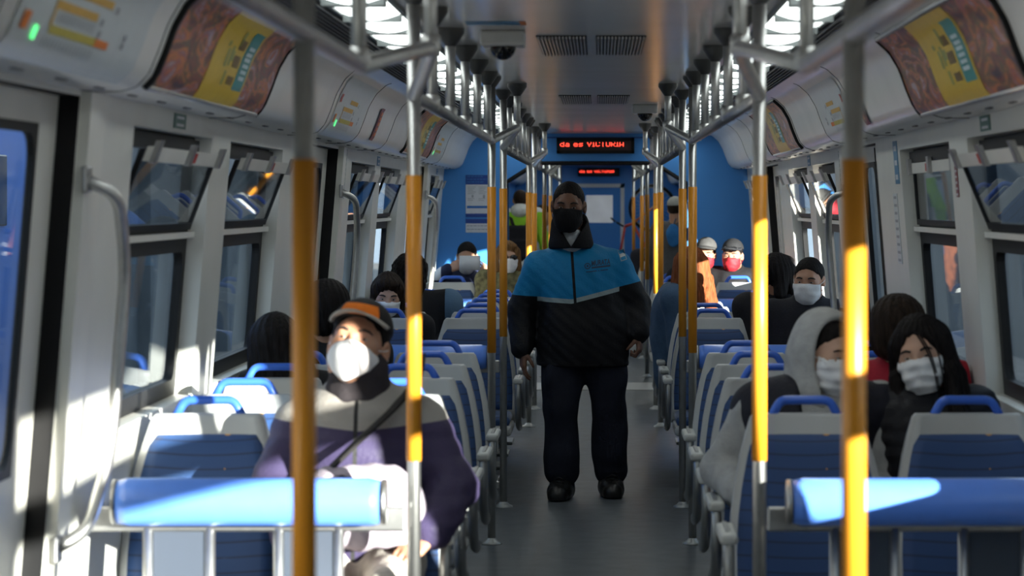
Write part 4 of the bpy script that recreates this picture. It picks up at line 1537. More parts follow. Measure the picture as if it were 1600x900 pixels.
def person(name, label, loc, J, head=(0, 0, 0), hs=1.0, skin='tan', res=.008, b=1.0, rz=0.0, top=None, legs=None, shoes=None,
           hair='short', hairm='black', mask=None, hands=None, group=None, armb=1.0, hres=.0045, brows=True):
    """one continuous body mesh; hair, clothing and mask are its children"""
    R = rotm(*head)
    C = J['head']
    T = lambda *p: C + hs * (R @ np.array(p))
    nk_top = C + hs * (R @ V3(0, .022, -.055))
    P = torso_prims(J, b * .93, -.012) + arm_prims(J, -.004, armb, .03) + leg_prims(J, -.006) + foot_prims(J, -.006)
    P += [(Cone(J['neck'] - V3(0, 0, .03), nk_top, .060, .053), .03)]
    P += head_prims(C, R, hs)
    H = {'L': dict(fwd=V3(0, -1, -.25), palm=V3(0, -.2, -1), side=V3(-1, 0, 0), curl=.45), 'R': dict(fwd=V3(0, -1, -.25), palm=V3(0, -.2, -1), side=V3(1, 0, 0), curl=.45)}
    for q in 'LR':
        if hands and q in hands:
            H[q].update(hands[q])
        P += hand_prims(J['wr' + q], **H[q])
    f = Field(P, res)
    carve_head(f, C, R, hs)
    wall_clip(f, loc, rz)
    body = f.mesh(name, SK[skin], smooth=1)
    body.location = loc
    body.rotation_euler = (0, 0, rz)
    tag(body, label, 'person', group)
    hf = Field(head_prims(C, R, hs), hres, .05)
    carve_head(hf, C, R, hs)
    # eyes and brows
    if brows:
        for q in (-1, 1):
            bm = bmesh.new()
            RR = Matrix([list(r) for r in R])
            ellipsoid(bm, T(q * .032, -.0835, .0045), (.0115 * hs, .0050 * hs, .0038 * hs), 14, RR, 0)
            ellipsoid(bm, T(q * .032, -.0868, .0045), (.0052 * hs, .0026 * hs, .0038 * hs), 12, RR, 1)
            obj('eye', bm, [M['eye_white'], M['iris']], body)
            bm = bmesh.new()
            pts = [T(q * .016, -.0925, .026), T(q * .030, -.0915, .031), T(q * .043, -.0835, .0285), T(q * .052, -.073, .022)]
            sweep(bm, pts, [.0035 * hs, .0045 * hs, .004 * hs, .002 * hs], 8)
            obj('eyebrow', bm, M['brow'] if hairm in ('black', 'dark') else HM[hairm], body)
    make_hair(body, C, R, hs, hair, HM[hairm], hres)
    if mask:
        make_mask(body, hf, C, R, hs, mask)
    if legs is not None:
        lf = Field([(Ell(J['pelvis'], (.172 * b, .132 * b, .14)), 0)] + leg_prims(J, .012, 1.0, .98, .014), max(res, .009))
        lf.warp(.004, 22, 3)
        wall_clip(lf, loc, rz)
        lf.mesh('trousers', legs, body)
    for q in 'LR':
        if shoes == 'none':
            break
        sf = Field(foot_prims(J, .006, q), max(res, .008))
        sf.sub(Half((0, 0, 0.004), (0, 0, 1)), 0)
        sf.mesh('shoe', shoes or M['black'], body)
    if top is not None:
        jacket(body, J, b, armb, **top)
    return body

def jacket(body, J, b, armb, m=None, off=.014, sleeve=.022, amp=.006, f=20, res=.009, seed=1, cuff=.94, hem=None, collar=.0, collar_m=None, quilt=0.0,
           hood=None, sides=None, name='jacket', neck_cut=True):
    P = torso_prims(J, b, off) + arm_prims(J, sleeve, armb, .04, cuff)
    if collar:
        P += [(Cone(J['neck'] - V3(0, -.01, .03), J['neck'] + V3(0, .0, collar), .085, .078), .03)]
    fld = Field(P, res)
    fld.warp(amp, f, seed)
    if quilt:
        X, Y, Z = fld.g(fld.sl(Half((0, 0, 0), (0, 0, 1))))
        fld.v = fld.v - quilt * (np.abs(np.sin(Z * math.pi / .05)) - .6)
    if collar:     # hollow the collar for the neck
        d = Cone(J['neck'] + V3(0, -.012, .0), J['neck'] + V3(0, -.03, collar + .06), .060, .072)
        fld.sub(d, .01)
    if hem is not None:
        fld.clip(Half((0, 0, hem), (0, 0, -1)))
    wall_clip(fld, body.location, body.rotation_euler.z)
    o = fld.mesh(name, m, body)
    if hood:
        hood(body)
    return o

def make_hair(body, C, R, s, style, m, res):
    T = lambda *p: C + s * (R @ np.array(p))
    E = lambda c, r: Ell(T(*c), np.array(r) * s, R)
    K = lambda a, b, ra, rb: Cone(T(*a), T(*b), ra * s, rb * s)
    if style in (None, 'none'):
        return
    thick = {'short': .005, 'crop': .003}.get(style, .012)
    P = [(E((0, .022, .030), (.076 + thick, .094 + thick, .089 + thick)), 0)]
    if style in ('long', 'long_side'):
        for q in (-1, 1):
            P += [(K((q * .070, -.005, .03), (q * .092, .0, -.10), .034, .036), .03), (K((q * .092, .0, -.10), (q * .108, -.055, -.27), .038, .034), .02),
                  (K((q * .05, .05, .03), (q * .07, .07, -.20), .05, .045), .03)]
        for q in (-1, 1):
            P += [(K((q * .090, -.045, -.06), (q * .095, -.105, -.20), .026, .024), .02), (K((q * .095, -.105, -.20), (q * .085, -.125, -.31), .024, .015), .02)]
        P += [(K((0, .06, .02), (0, .085, -.24), .06, .05), .04)]
    if style == 'bob':
        for q in (-1, 1):
            P += [(K((q * .068, -.02, .04), (q * .082, -.03, -.095), .030, .026), .03), (K((q * .05, .04, .02), (q * .06, .05, -.11), .045, .04), .03)]
        P += [(E((0, -.045, .088), (.066, .050, .034)), .02)]
    if style == 'curly':
        P += [(E((0, .03, .04), (.105, .115, .10)), .02), (E((-.01, .05, -.04), (.095, .08, .09)), .03), (K((0, .05, .02), (0, .09, -.16), .07, .05), .04)]
    if style == 'mop':
        P += [(E((0, .025, .038), (.094, .112, .096)), .02), (E((0, .06, -.03), (.085, .06, .075)), .03)]
    f = Field(P, res)
    # open the face
    if style in ('short', 'crop'):
        X, Y, Z = f.g(f.sl(Half((0, 0, 0), (0, 0, 1))))
        loc = [(R[0, i] * (X - C[0]) + R[1, i] * (Y - C[1]) + R[2, i] * (Z - C[2])) / s for i in range(3)]
        line = np.interp(loc[1], [-.12, -.07, -.052, -.030, -.012, .012, .035, .06, .12], [.084, .080, .066, .034, .002, -.010, -.035, -.072, -.080])
        line = line - .010 * np.clip(np.abs(loc[0]) / .05, 0, 1) * (loc[1] < -.04)
        f.v = np.maximum(f.v, (line - loc[2]) * .7 * s)
    elif style in ('long', 'long_side', 'bob'):
        f.sub(Ell(T(0, -.115, -.025 if style == 'bob' else -.008), np.array((.062, .085, .095 if style == 'bob' else .108)) * s, R), .012)
    elif style == 'mop':
        f.sub(Ell(T(0, -.115, -.03), np.array((.068, .075, .085)) * s, R), .012)
    # strands
    X, Y, Z = f.g(f.sl(Half((0, 0, 0), (0, 0, 1))))
    lx, ly = X - C[0], Y - C[1]
    an = np.arctan2(ly, lx)
    rs = 22 if style != 'curly' else 11
    amp = {'short': .0012, 'crop': .0008, 'curly': .006}.get(style, .0036)
    f.v = f.v + amp * (np.sin(an * rs + Z * 30) * .6 + np.sin(an * rs * 1.9 + Z * 14 + 1.3) * .4)
    if style in ('short', 'crop'):
        f.v = f.v + .0020 * np.sin(X * 330 + 3 * np.sin(Z * 90)) * np.sin(Y * 300) * np.sin(Z * 350 + 2 * np.sin(X * 70))
    if style == 'curly':
        f.v = f.v + .005 * np.sin(X * 150) * np.sin(Y * 140) * np.sin(Z * 160)
    f.mesh('hair', m, body)

def make_mask(body, hf, C, R, s, spec):
    """cloth face mask hugging nose, cheeks and chin, with ear loops"""
    T = lambda *p: C + s * (R @ np.array(p))
    kind = spec.get('kind', 'pleat')
    m = spec['m']
    top = spec.get('top', -.002)
    if kind == 'cup':        # stiff folded mask with a keel from nose to chin
        bm = bmesh.new()
        keel = [(0, -.113, .000), (0, -.133, -.028), (0, -.143, -.050), (0, -.128, -.085), (0, -.085, -.128)]
        side = [(.072, -.038, -.030), (.076, -.032, -.038), (.077, -.030, -.047), (.075, -.032, -.056), (.068, -.040, -.066)]
        n = 8
        for q in (-1, 1):
            g = []
            for kx, sx_ in zip(keel, side):
                row = []
                for k in range(n + 1):
                    a = k / n
                    p = [kx[i] * (1 - a) + (sx_[i] * (q if i == 0 else 1)) * a for i in range(3)]
                    bul = .020 * math.sin(math.pi * a)
                    p[1] -= bul * .8
                    p[0] += q * bul * .5
                    row.append(bm.verts.new(T(*p)))
                g.append(row)
            for r0, r1 in zip(g[:-1], g[1:]):
                for k in range(n):
                    fc = bm.faces.new((r0[k], r0[k + 1], r1[k + 1], r1[k]) if q > 0 else (r1[k], r1[k + 1], r0[k + 1], r0[k]))
                    fc.smooth = True
        bmesh.ops.remove_doubles(bm, verts=bm.verts, dist=.0008)
        bmesh.ops.recalc_face_normals(bm, faces=bm.faces)
        o = obj('face_mask', bm, m, body)
        sd = o.modifiers.new('thickness', 'SOLIDIFY'); sd.thickness = .003
        sb = o.modifiers.new('soft', 'SUBSURF'); sb.levels = 1; sb.render_levels = 1
    else:
        f = Field(head_prims(C, R, s) + [(Ell(T(0, -.070, -.060), np.array((.056, .052, .058)) * s, R), .03)], hf.res, .05)
        f.v = f.v - .0065 * s
        X, Y, Z = f.g(f.sl(Half((0, 0, 0), (0, 0, 1))))
        lz = (R[0, 2] * (X - C[0]) + R[1, 2] * (Y - C[1]) + R[2, 2] * (Z - C[2])) / s
        lx = (R[0, 0] * (X - C[0]) + R[1, 0] * (Y - C[1]) + R[2, 0] * (Z - C[2])) / s
        ly = (R[0, 1] * (X - C[0]) + R[1, 1] * (Y - C[1]) + R[2, 1] * (Z - C[2])) / s
        f.v = f.v + .32 * spec.get('pleat', .0022) * (np.sin(lz * 170 + 40 * np.abs(lx)) + .8 * np.sin(lz * 90 + lx * 70) + .6 * np.sin(lx * 120 - lz * 60))
        edge = np.maximum(lz - (top - .10 * np.maximum(np.abs(lx) - .012, 0) * 1.6), -(lz + .118)) * s
        edge = np.maximum(edge, (ly - (-.030)) * s)
        edge = np.maximum(edge, (np.abs(lx) - .074) * s)
        f.v = np.maximum(f.v, edge)
        f.v = np.maximum(f.v, -(hf_eval(C, R, s, f) - .001))
        o = f.mesh('face_mask', m, body)
    bm = bmesh.new()
    for q in (-1, 1):
        for z0 in (-.012, -.072):
            sweep(bm, round_path([T(q * .070, -.034, z0), T(q * .081, -.008, z0 * .6 + .0), T(q * .088, .026, .006 if z0 > -.05 else -.026)], .02, 4), .0016 * s, 6)
    obj('ear_loop', bm, m, body)

def hf_eval(C, R, s, f):
    g = Field.__new__(Field)
    g.res, g.lo, g.ax = f.res, f.lo, f.ax
    g.v = np.full(f.v.shape, .25)
    for p, k in head_prims(C, R, s):
        g.add(p, k)
    return g.v
# ------------------------------------------------------------------ accessories for the figures
def cap(body, C, R, s, crown_m, brim_m, front_m=None, tilt=0.0, res=.005):
    T = lambda *p: C + s * (R @ np.array(p))
    f = Field([(Ell(T(0, .022, .054), np.array((.0885, .110, .090)) * s, R), 0)], res)
    f.sub(Half(T(0, 0, .058), R @ V3(0, .22, 1.0)), 0)
    f.mesh('cap_crown', crown_m, body)
    bm = bmesh.new()
    n, k = 16, 6
    g = []
    for i in range(n + 1):
        a = math.radians(-72 + 144 * i / n)
        row = []
        for j in range(k + 1):
            e = j / k
            x = .087 * math.sin(a) * (1 + .02 * e)
            y = .020 - .107 * math.cos(a) - e * .072 * math.cos(a) ** .8
            z = .081 - 2.8 * x * x - e * .010
            row.append(bm.verts.new(T(x, y, z)))
        g.append(row)
    for r0, r1 in zip(g[:-1], g[1:]):
        for j in range(k):
            bm.faces.new((r0[j], r0[j + 1], r1[j + 1], r1[j])).smooth = True
    bmesh.ops.recalc_face_normals(bm, faces=bm.faces)
    o = obj('cap_brim', bm, brim_m, body)
    sd = o.modifiers.new('thickness', 'SOLIDIFY'); sd.thickness = .006 * s; sd.offset = 0
    if front_m:
        bm = bmesh.new()
        prev = None
        for i in range(11):
            a = math.radians(-42 + 84 * i / 10)
            row = []
            for j in range(6):
                h = math.radians(14 + 26 * j / 5)
                row.append(bm.verts.new(T(.0905 * math.sin(a) * math.cos(h), .022 - .1125 * math.cos(a) * math.cos(h), .052 + .093 * math.sin(h))))
            if prev:
                for j in range(5):
                    bm.faces.new((prev[j], row[j], row[j + 1], prev[j + 1])).smooth = True
            prev = row
        obj('cap_front_panel', bm, front_m, body)

def shades(body, C, R, s, dz=0.0, dy=0.0):
    T = lambda *p: C + s * (R @ np.array(p))
    RR = Matrix([list(r) for r in R])
    bm = bmesh.new()
    for q in (-1, 1):
        ellipsoid(bm, T(q * .034, -.099 + dy, .003 + dz), (.030 * s, .010 * s, .023 * s), 14, RR)
        sweep(bm, [T(q * .062, -.088 + dy, .008 + dz), T(q * .080, -.03 + dy, .008 + dz), T(q * .084, .02, .006 + dz)], .003 * s, 6)
    sweep(bm, [T(-.012, -.104 + dy, .008 + dz), T(.012, -.104 + dy, .008 + dz)], .003 * s, 6)
    obj('sunglasses', bm, M['cam_dome'], body)

def node_math(nt, op, a, b=None):
    n = nt.nodes.new('ShaderNodeMath'); n.operation = op
    for i, v in enumerate((a, b)):
        if v is None:
            continue
        if isinstance(v, (int, float)):
            n.inputs[i].default_value = v
        else:
            nt.links.new(v, n.inputs[i])
    return n.outputs[0]
def split_cloth(name, cols, build, rough=0.7, bump=0.25):
    """cloth sewn from differently coloured panels; build(nt, math, x, y, z) returns [(factor, colour index)]"""
    m = cloth(name, cols[0], rough, bump=bump, noise=0)
    nt = m.node_tree
    b = nt.nodes['Principled BSDF']
    tc = nt.nodes.new('ShaderNodeTexCoord')
    sp = nt.nodes.new('ShaderNodeSeparateXYZ')
    nt.links.new(tc.outputs['Object'], sp.inputs[0])
    mm = lambda op, a, bb=None: node_math(nt, op, a, bb)
    cur = tuple(cols[0]) + (1,)
    for fac, ci in build(mm, sp.outputs[0], sp.outputs[1], sp.outputs[2]):
        n = nt.nodes.new('ShaderNodeMix'); n.data_type = 'RGBA'
        nt.links.new(fac, n.inputs[0])
        if isinstance(cur, tuple):
            n.inputs[6].default_value = cur
        else:
            nt.links.new(cur, n.inputs[6])
        n.inputs[7].default_value = tuple(cols[ci]) + (1,)
        cur = n.outputs[2]
    nt.links.new(cur, b.inputs['Base Color'])
    return m

def project(bm_pts, target, dirn=Vector((0, 1, 0)), start=-1.0, lift=.002):
    """drop points (x, z) on the front of a mesh"""
    from mathutils.bvhtree import BVHTree
    me = target.data
    tree = BVHTree.FromPolygons([v.co.copy() for v in me.vertices], [tuple(p.vertices) for p in me.polygons])
    out = []
    for x, z in bm_pts:
        hit = tree.ray_cast(Vector((x, start, z)), dirn)
        out.append(Vector((x, (hit[0].y if hit[0] is not None else 0) - lift, z)))
    return out

def text_mesh(s, size):
    cu = bpy.data.curves.new('lettering', 'FONT')
    cu.body = s
    cu.size = size
    cu.offset = .0009
    cu.resolution_u = 2
    o = bpy.data.objects.new('lettering', cu)
    COL.objects.link(o)
    dg = bpy.context.evaluated_depsgraph_get()
    me = bpy.data.meshes.new_from_object(o.evaluated_get(dg))
    bpy.data.objects.remove(o)
    bpy.data.curves.remove(cu)
    return me

# ------------------------------------------------------------------ the walking guard
GX, GY = -0.065, 13.80
J = {'pelvis': V3(.012, .02, .84), 'chest': V3(-.02, .01, 1.17), 'neck': V3(-.045, .0, 1.37), 'head': V3(-.068, -.045, 1.562),
     'shL': V3(.178, .03, 1.238), 'shR': V3(-.222, .01, 1.228), 'elL': V3(.290, .06, 1.02), 'elR': V3(-.312, .05, 1.00),
     'wrL': V3(.310, -.03, .875), 'wrR': V3(-.312, -.04, .79),
     'hipL': V3(.115, .02, .83), 'hipR': V3(-.090, .02, .83), 'knL': V3(.150, .01, .47), 'knR': V3(-.108, -.06, .47),
     'anL': V3(.160, .05, .09), 'anR': V3(-.102, -.08, .09), 'toeL': V3(.170, -.12, .02), 'toeR': V3(-.125, -.25, .02)}
zb = lambda mm, x: mm('ADD', mm('ADD', mm('MULTIPLY', mm('MAXIMUM', mm('ADD', x, 0.05), 0.0), 0.25), mm('MULTIPLY', mm('MAXIMUM', mm('SUBTRACT', -0.05, x), 0.0), 0.06)), 1.066)
def guard_panels(mm, x, y, z):
    b = zb(mm, x)
    low = mm('LESS_THAN', z, b)
    tape = mm('MULTIPLY', mm('MULTIPLY', low, mm('GREATER_THAN', z, mm('SUBTRACT', b, .024))),
              mm('MULTIPLY', mm('GREATER_THAN', x, -.235), mm('LESS_THAN', x, .205)))
    xz = mm('SUBTRACT', mm('MULTIPLY', mm('SUBTRACT', 1.36, z), .07), .052)
    zipf = mm('MULTIPLY', mm('LESS_THAN', mm('ABSOLUTE', mm('SUBTRACT', x, xz)), .0075), mm('LESS_THAN', y, 0.0))
    return [(low, 1), (tape, 2), (zipf, 1)]
m_guard = split_cloth('guard jacket cloth', [(0.009, 0.19, 0.41), (0.007, 0.007, 0.009), (0.30, 0.37, 0.38)], guard_panels, 0.55)
m_navy = cloth('navy work trousers', (0.010, 0.012, 0.022), 0.8)
guard = person('person', 'guard in blue and black jacket and black mask walking down the aisle', (GX, GY, 0), J, head=(-3, 8, 2), hs=1.08,
               skin='brown', res=.0065, b=1.12, armb=1.12, hair='crop', hairm='black', mask=dict(m=M['mask_black'], pleat=.001, top=.004), legs=None, shoes='none',
               hands={'L': dict(fwd=V3(.05, -.15, -1), palm=V3(-1, .2, 0), side=V3(0, -1, 0), curl=1.25), 'R': dict(fwd=V3(.02, -.1, -1), palm=V3(1, .3, 0), side=V3(.2, -1, 0), curl=.35)},
               hres=.004)
# jacket with open hem
fld = Field(torso_prims(J, 1.16, .022) + [(Cone((.012, .02, .90), (.012, .02, .70), .190, .205, 1.28, .86), .06)] + arm_prims(J, .032, 1.1, .03, .96, .026), .0065)
fld.warp(.011, 16, 4); fld.warp(.005, 38, 6)
fld.clip(Half((0, 0, .705), (0, 0, -1)))
gj = fld.mesh('jacket', m_guard, guard)
# stand and fall collar
fld = Field([(Cone((-.055, .0, 1.36), (-.06, .02, 1.455), .122, .104, 1.0, .98), 0)], .005)
X_, Y_, Z_ = fld.g(fld.sl(Half((0, 0, 0), (0, 0, 1))))
fld.v = np.maximum(fld.v, (1.338 - .05 * np.abs(X_ + .055) - Z_))
fld.v = np.maximum(fld.v, Z_ - 1.50 - .5 * (Y_ - .0))
fld.sub(Cone((-.055, -.01, 1.36), (-.066, -.02, 1.54), .070, .088), .006)
wedge = np.maximum(np.abs(X_ + .052) - np.clip((Z_ - 1.345) * .62, 0, 1), Y_ + .02)
fld.v = np.maximum(fld.v, -wedge)
fld.mesh('collar', cloth('black collar', (0.008, 0.008, 0.010)), guard)
fld = Field([(Cone((-.052, -.028, 1.365), (-.056, -.030, 1.385), .072, .068, 1, .9), 0)], .005)
fld.sub(Cone((-.055, -.13, 1.345), (-.060, -.10, 1.46), .008, .055), .006)
fld.mesh('shirt', cloth('grey shirt', (0.40, 0.43, 0.46)), guard)
# trousers: loose, with thigh pockets and gathered hems over the boots
lp = leg_prims(J, .034, 1.12, .86, .054) + [(Ell(J['pelvis'] - V3(0, 0, .02), (.175, .13, .13)), .05)]
for q, g in (('L', 1), ('R', -1)):
    k, a = J['kn' + q], J['an' + q]
    lp += [(Ell(k + V3(g * .055, -.01, .16), (.040, .075, .10)), .02), (Ell(k * .25 + a * .75 + V3(0, -.01, .04), (.082, .088, .085)), .03)]
fld = Field(lp, .007); fld.warp(.009, 18, 8)
fld.mesh('trousers', m_navy, guard)
m_boot = mat('black boot leather', (0.008, 0.008, 0.008), 0.35, noise=0.2, bump=0.2)
for q in 'LR':
    fld = Field(foot_prims(J, .028, q) + [(Cone(J['an' + q], J['an' + q] + V3(0, .0, .11), .058, .060), .02)], .006)
    fld.sub(Half((0, 0, .004), (0, 0, 1)), 0)
    bt = fld.mesh('boot', m_boot, guard)
    bm = bmesh.new()
    an, to = J['an' + q], J['toe' + q]
    d = unit((to - an) * V3(1, 1, 0)); sd = V3(-d[1], d[0], 0)
    for k in range(5):
        c = an + d * (.064 + .022 * k) + V3(0, 0, .052 - .017 * k)
        sweep(bm, [c - sd * .03, c + V3(0, 0, .012) + d * .004, c + sd * .03], .004, 6)
    obj('boot_laces', bm, M['black'], bt)
# chest print, dropped on the cloth
dark_print = mat('dark print', (0.012, 0.035, 0.085), 0.6, noise=0.05)
def print_mesh(name, me_or_pts, parent, target, m):
    pass
me = text_mesh('MURATA', .034)
xs = [v.co.x for v in me.vertices]
w0 = max(xs) - min(xs)
sc = .100 / w0
SH = .10                                   # the print rises a little to the right
pts = [(.057 + (v.co.x - min(xs)) * sc, 1.243 + v.co.y * 1.15 + SH * (v.co.x - min(xs)) * sc) for v in me.vertices]
for v, p in zip(me.vertices, project(pts, gj)):
    v.co = p
me.materials.append(dark_print)
link('chest_lettering', me, guard)
def strip(name, x0, x1, zf, h, m, target, parent, n=10, lift=.002):
    bm = bmesh.new()
    prev = None
    for k in range(n + 1):
        x = x0 + (x1 - x0) * k / n
        a, b = project([(x, zf(x)), (x, zf(x) + h)], target, lift=lift)
        row = [bm.verts.new(a), bm.verts.new(b)]
        if prev:
            bm.faces.new((prev[0], row[0], row[1], prev[1]))
        prev = row
    return obj(name, bm, m, parent)
strip('chest_bar', .057, .157, lambda x: 1.229 + SH * (x - .057), .009, dark_print, gj, guard)
for i, (a, b) in enumerate(((.028, .085), (.092, .098), (.104, .145))):
    strip('chest_small_print', a, b, lambda x: 1.209 + SH * (x - .028), .0045, dark_print, gj, guard)
bm = bmesh.new()
n = 24
cx, cz = .035, 1.243
for r0, r1 in ((.0115, .0165), (0.0, .006)):
    ring_ = []
    for k in range(n):
        a = 2 * math.pi * k / n
        ring_.append([(cx + r * math.cos(a), cz + r * math.sin(a)) for r in (r0, r1)])
    A = project([p[0] for p in ring_], gj); B = project([p[1] for p in ring_], gj)
    va = [bm.verts.new(p) for p in A]; vb = [bm.verts.new(p) for p in B]
    for k in range(n):
        bm.faces.new((va[k], vb[k], vb[(k + 1) % n], va[(k + 1) % n]))
obj('chest_emblem', bm, dark_print, guard)
# flag patch on the sleeve
def patch(name, cx, cz, w, h, ang, m, lift):
    bm = bmesh.new()
    g = []
    for i in range(5):
        row = []
        for j in range(5):
            u, v = (i / 4 - .5) * w, (j / 4 - .5) * h
            x = cx + u * math.cos(ang) - v * math.sin(ang); z = cz + u * math.sin(ang) + v * math.cos(ang)
            row.append(bm.verts.new(project([(x, z)], gj, lift=lift)[0]))
        g.append(row)
    for a, b in zip(g[:-1], g[1:]):
        for j in range(4):
            bm.faces.new((a[j], b[j], b[j + 1], a[j + 1]))
    return obj(name, bm, m, guard)
fx, fz, fa = .222, 1.300, math.radians(18)
patch('flag_border', fx, fz, .034, .060, fa, cloth('flag border', (0.35, 0.38, 0.36)), .002)
patch('flag_field', fx, fz, .027, .053, fa, cloth('flag blue', (0.03, 0.22, 0.42)), .003)
patch('flag_band', fx, fz, .027, .018, fa, cloth('flag white', (0.55, 0.56, 0.55)), .004)

# ------------------------------------------------------------------ man in the cap, foreground left
J = seated(1.265, lean=.03, sx=-.015, shw=.165)
J['shL'][2] -= .055; J['shR'][2] -= .055; J['head'][2] += .008
J['elL'], J['elR'] = V3(.262, -.30, .765), V3(-.240, -.30, .765)
J['wrL'], J['wrR'] = V3(.215, -.50, .655), V3(-.175, -.50, .640)
def yoke(mm, x, y, z):
    return [(mm('LESS_THAN', z, mm('ADD', .925, mm('MULTIPLY', mm('ABSOLUTE', x), .10))), 1),
            (mm('MULTIPLY', mm('LESS_THAN', mm('ABSOLUTE', mm('ADD', x, .01)), .006), mm('LESS_THAN', y, -.2)), 2)]
m_capj = split_cloth('grey and purple quilted cloth', [(0.30, 0.28, 0.26), (0.048, 0.038, 0.088), (0.03, 0.03, 0.03)], yoke, 0.55)
capman = person('person', 'man in orange-fronted cap and white mask seated in the left foreground', (-.655, 7.70, 0), J, head=(-5, -15, 8), hs=1.02, skin='tan',
                res=.007, b=1.0, armb=1.1, hair='short', mask=dict(m=M['mask_white'], kind='cup'), legs=cloth('pale trousers', (0.50, 0.46, 0.42)),
                hands={'L': dict(fwd=V3(-.55, -.5, -.45), palm=V3(-.3, .2, -1), side=V3(-.6, -.4, .4), curl=.5), 'R': dict(fwd=V3(.5, -.5, -.4), palm=V3(.3, .2, -1), side=V3(.6, -.4, .4), curl=.5)},
                top=dict(m=m_capj, off=.028, sleeve=.030, amp=.007, quilt=.004, res=.0075, seed=5, cuff=.97, collar=.02), hres=.004)
C, R = J['head'], rotm(-5, -15, 8)
cap(capman, C, R, 1.02, cloth('black cap cloth', (0.018, 0.017, 0.018)), cloth('grey cap brim', (0.34, 0.32, 0.29)), cloth('orange cap panel', (0.70, 0.17, 0.015)))
fld = Field([(Cone(J['neck'] + V3(0, -.01, -.035), J['neck'] + V3(0, -.03, .055), .115, .082), 0)], .006)
fld.warp(.008, 26, 9)
fld.mesh('neck_scarf', cloth('charcoal knit scarf', (0.035, 0.030, 0.034), 0.9), capman)
bm = bmesh.new(); cw = J['wrL'] + unit(J['elL'] - J['wrL']) * .015
ax = Matrix(np.array(Vector(unit(J['wrL'] - J['elL'])).to_track_quat('Z', 'Y').to_matrix()).tolist())
sweep(bm, [Vector(cw) + ax @ Vector((.036 * math.cos(a), .036 * math.sin(a), 0)) for a in [2 * math.pi * k / 16 for k in range(16)]], .007, 8, closed=True)
ellipsoid(bm, Vector(cw) + Vector((.012, -.034, .018)), (.017, .010, .017), 14)
obj('wrist_watch', bm, M['steel'], capman)
# bag on his lap
bg = thing('shoulder_bag', 'pale lilac shoulder bag on the lap of the man in the cap', 'bag', (-.655 + .03, 7.70 - .50, .60))
m_bag = cloth('pale lilac bag cloth', (0.38, 0.33, 0.39), 0.7)
fld = Field([(Ell((.02, .0, .12), (.165, .095, .135)), 0), (Ell((-.10, .01, .13), (.09, .08, .10)), .05), (Ell((.03, -.07, .08), (.12, .05, .08)), .03)], .008)
fld.sub(Half((0, 0, 0.012), (0, 0, 1)), .02); fld.warp(.012, 20, 12)
bagm = fld.mesh('bag_body', m_bag, bg)
bm = bmesh.new()
sweep(bm, [(v.x, v.y, v.z) for v in project([(-.12, .20), (-.06, .215), (.0, .20), (.05, .16), (.08, .10)], bagm, lift=.002)], .006, 8)
obj('zip', bm, M['black'], bg)
bm = bmesh.new()
st = round_path([(-.11, .02, .22), (-.03, -.02 + .06, .30), (.06, .16, .38), (.13, .21, .46), (.13, .30, .52)], .05, 5)
sweep(bm, st, .01, 8, flat=(.034, .008))
obj('strap', bm, cloth('black webbing', (0.02, 0.018, 0.018)), bg)

# ------------------------------------------------------------------ pair talking on the right
J = seated(1.205, lean=.04, sx=.115, shw=.19)
J['elR'] = V3(-.222, -.20, .72)
hood_m = cloth('grey marl hood', (0.36, 0.36, 0.355), 0.9)
hoodie = person('person', 'young man in grey hood and white mask leaning towards the long-haired woman', (.655, 8.48, 0), J, head=(38, 12, 6), hs=1.0, skin='fair',
                b=1.0, hair='short', mask=dict(m=M['mask_white'], pleat=.008, top=.006), legs=cloth('dark jeans', (0.03, 0.035, 0.06)),
                top=dict(m=hood_m, off=.024, sleeve=.028, amp=.008, seed=3, name='hooded_top'))
fld = Field(torso_prims(J, 1.02, .036), .009); fld.warp(.006, 18, 7); fld.clip(Half((0, 0, .52), (0, 0, -1)))
fld.sub(Cone(J['neck'] + V3(.0, -.16, -.12), J['neck'] + V3(0, -.12, .1), .06, .10), .02)
fld.mesh('vest', cloth('navy padded vest', (0.014, 0.014, 0.022), 0.6), hoodie)
C, R = J['head'], rotm(30, 8, 4)
T = lambda *p: C + (R @ np.array(p))
fld = Field([(Ell(T(0, .030, .030), (.104, .122, .112), R), 0), (Cone(T(0, .03, -.03), J['neck'] + V3(-.01, .0, -.01), .105, .125), .05)], .006)
fld.sub(Ell(T(0, -.108, .006), (.088, .132, .138), R), .012)
fld.sub(Ell(T(0, -.10, -.10), (.07, .10, .08), R), .015)
fld.warp(.008, 20, 5)
fld.mesh('hood', hood_m, hoodie)

J = seated(1.205, lean=.03, sx=-.072, shw=.150)
m_puff = cloth('black padded cloth', (0.012, 0.012, 0.016), 0.42)
woman = person('person', 'woman with long black hair, white mask and black padded jacket by the window', (1.143, 8.48, 0), J, head=(-16, 8, -11), skin='fair', hs=.98,
               b=.92, hair='long', hairm='black', mask=dict(m=M['mask_white'], pleat=.008, top=.004), legs=cloth('black trousers', (0.012, 0.012, 0.014)),
               top=dict(m=m_puff, off=.022, sleeve=.028, amp=.007, quilt=.005, collar=.01, seed=2))
fld = Field([(Cone(J['neck'] + V3(-.13, -.02, -.06), J['neck'] + V3(.0, .05, .0), .05, .06), 0), (Cone(J['neck'] + V3(.0, .05, .0), J['neck'] + V3(.17, -.02, -.05), .06, .05), .03)], .006)
fld.warp(.016, 60, 4)
bm = bmesh.new()
C, R = J['head'], rotm(-16, 8, -11)
T = lambda *p: C + .98 * (R @ np.array(p))
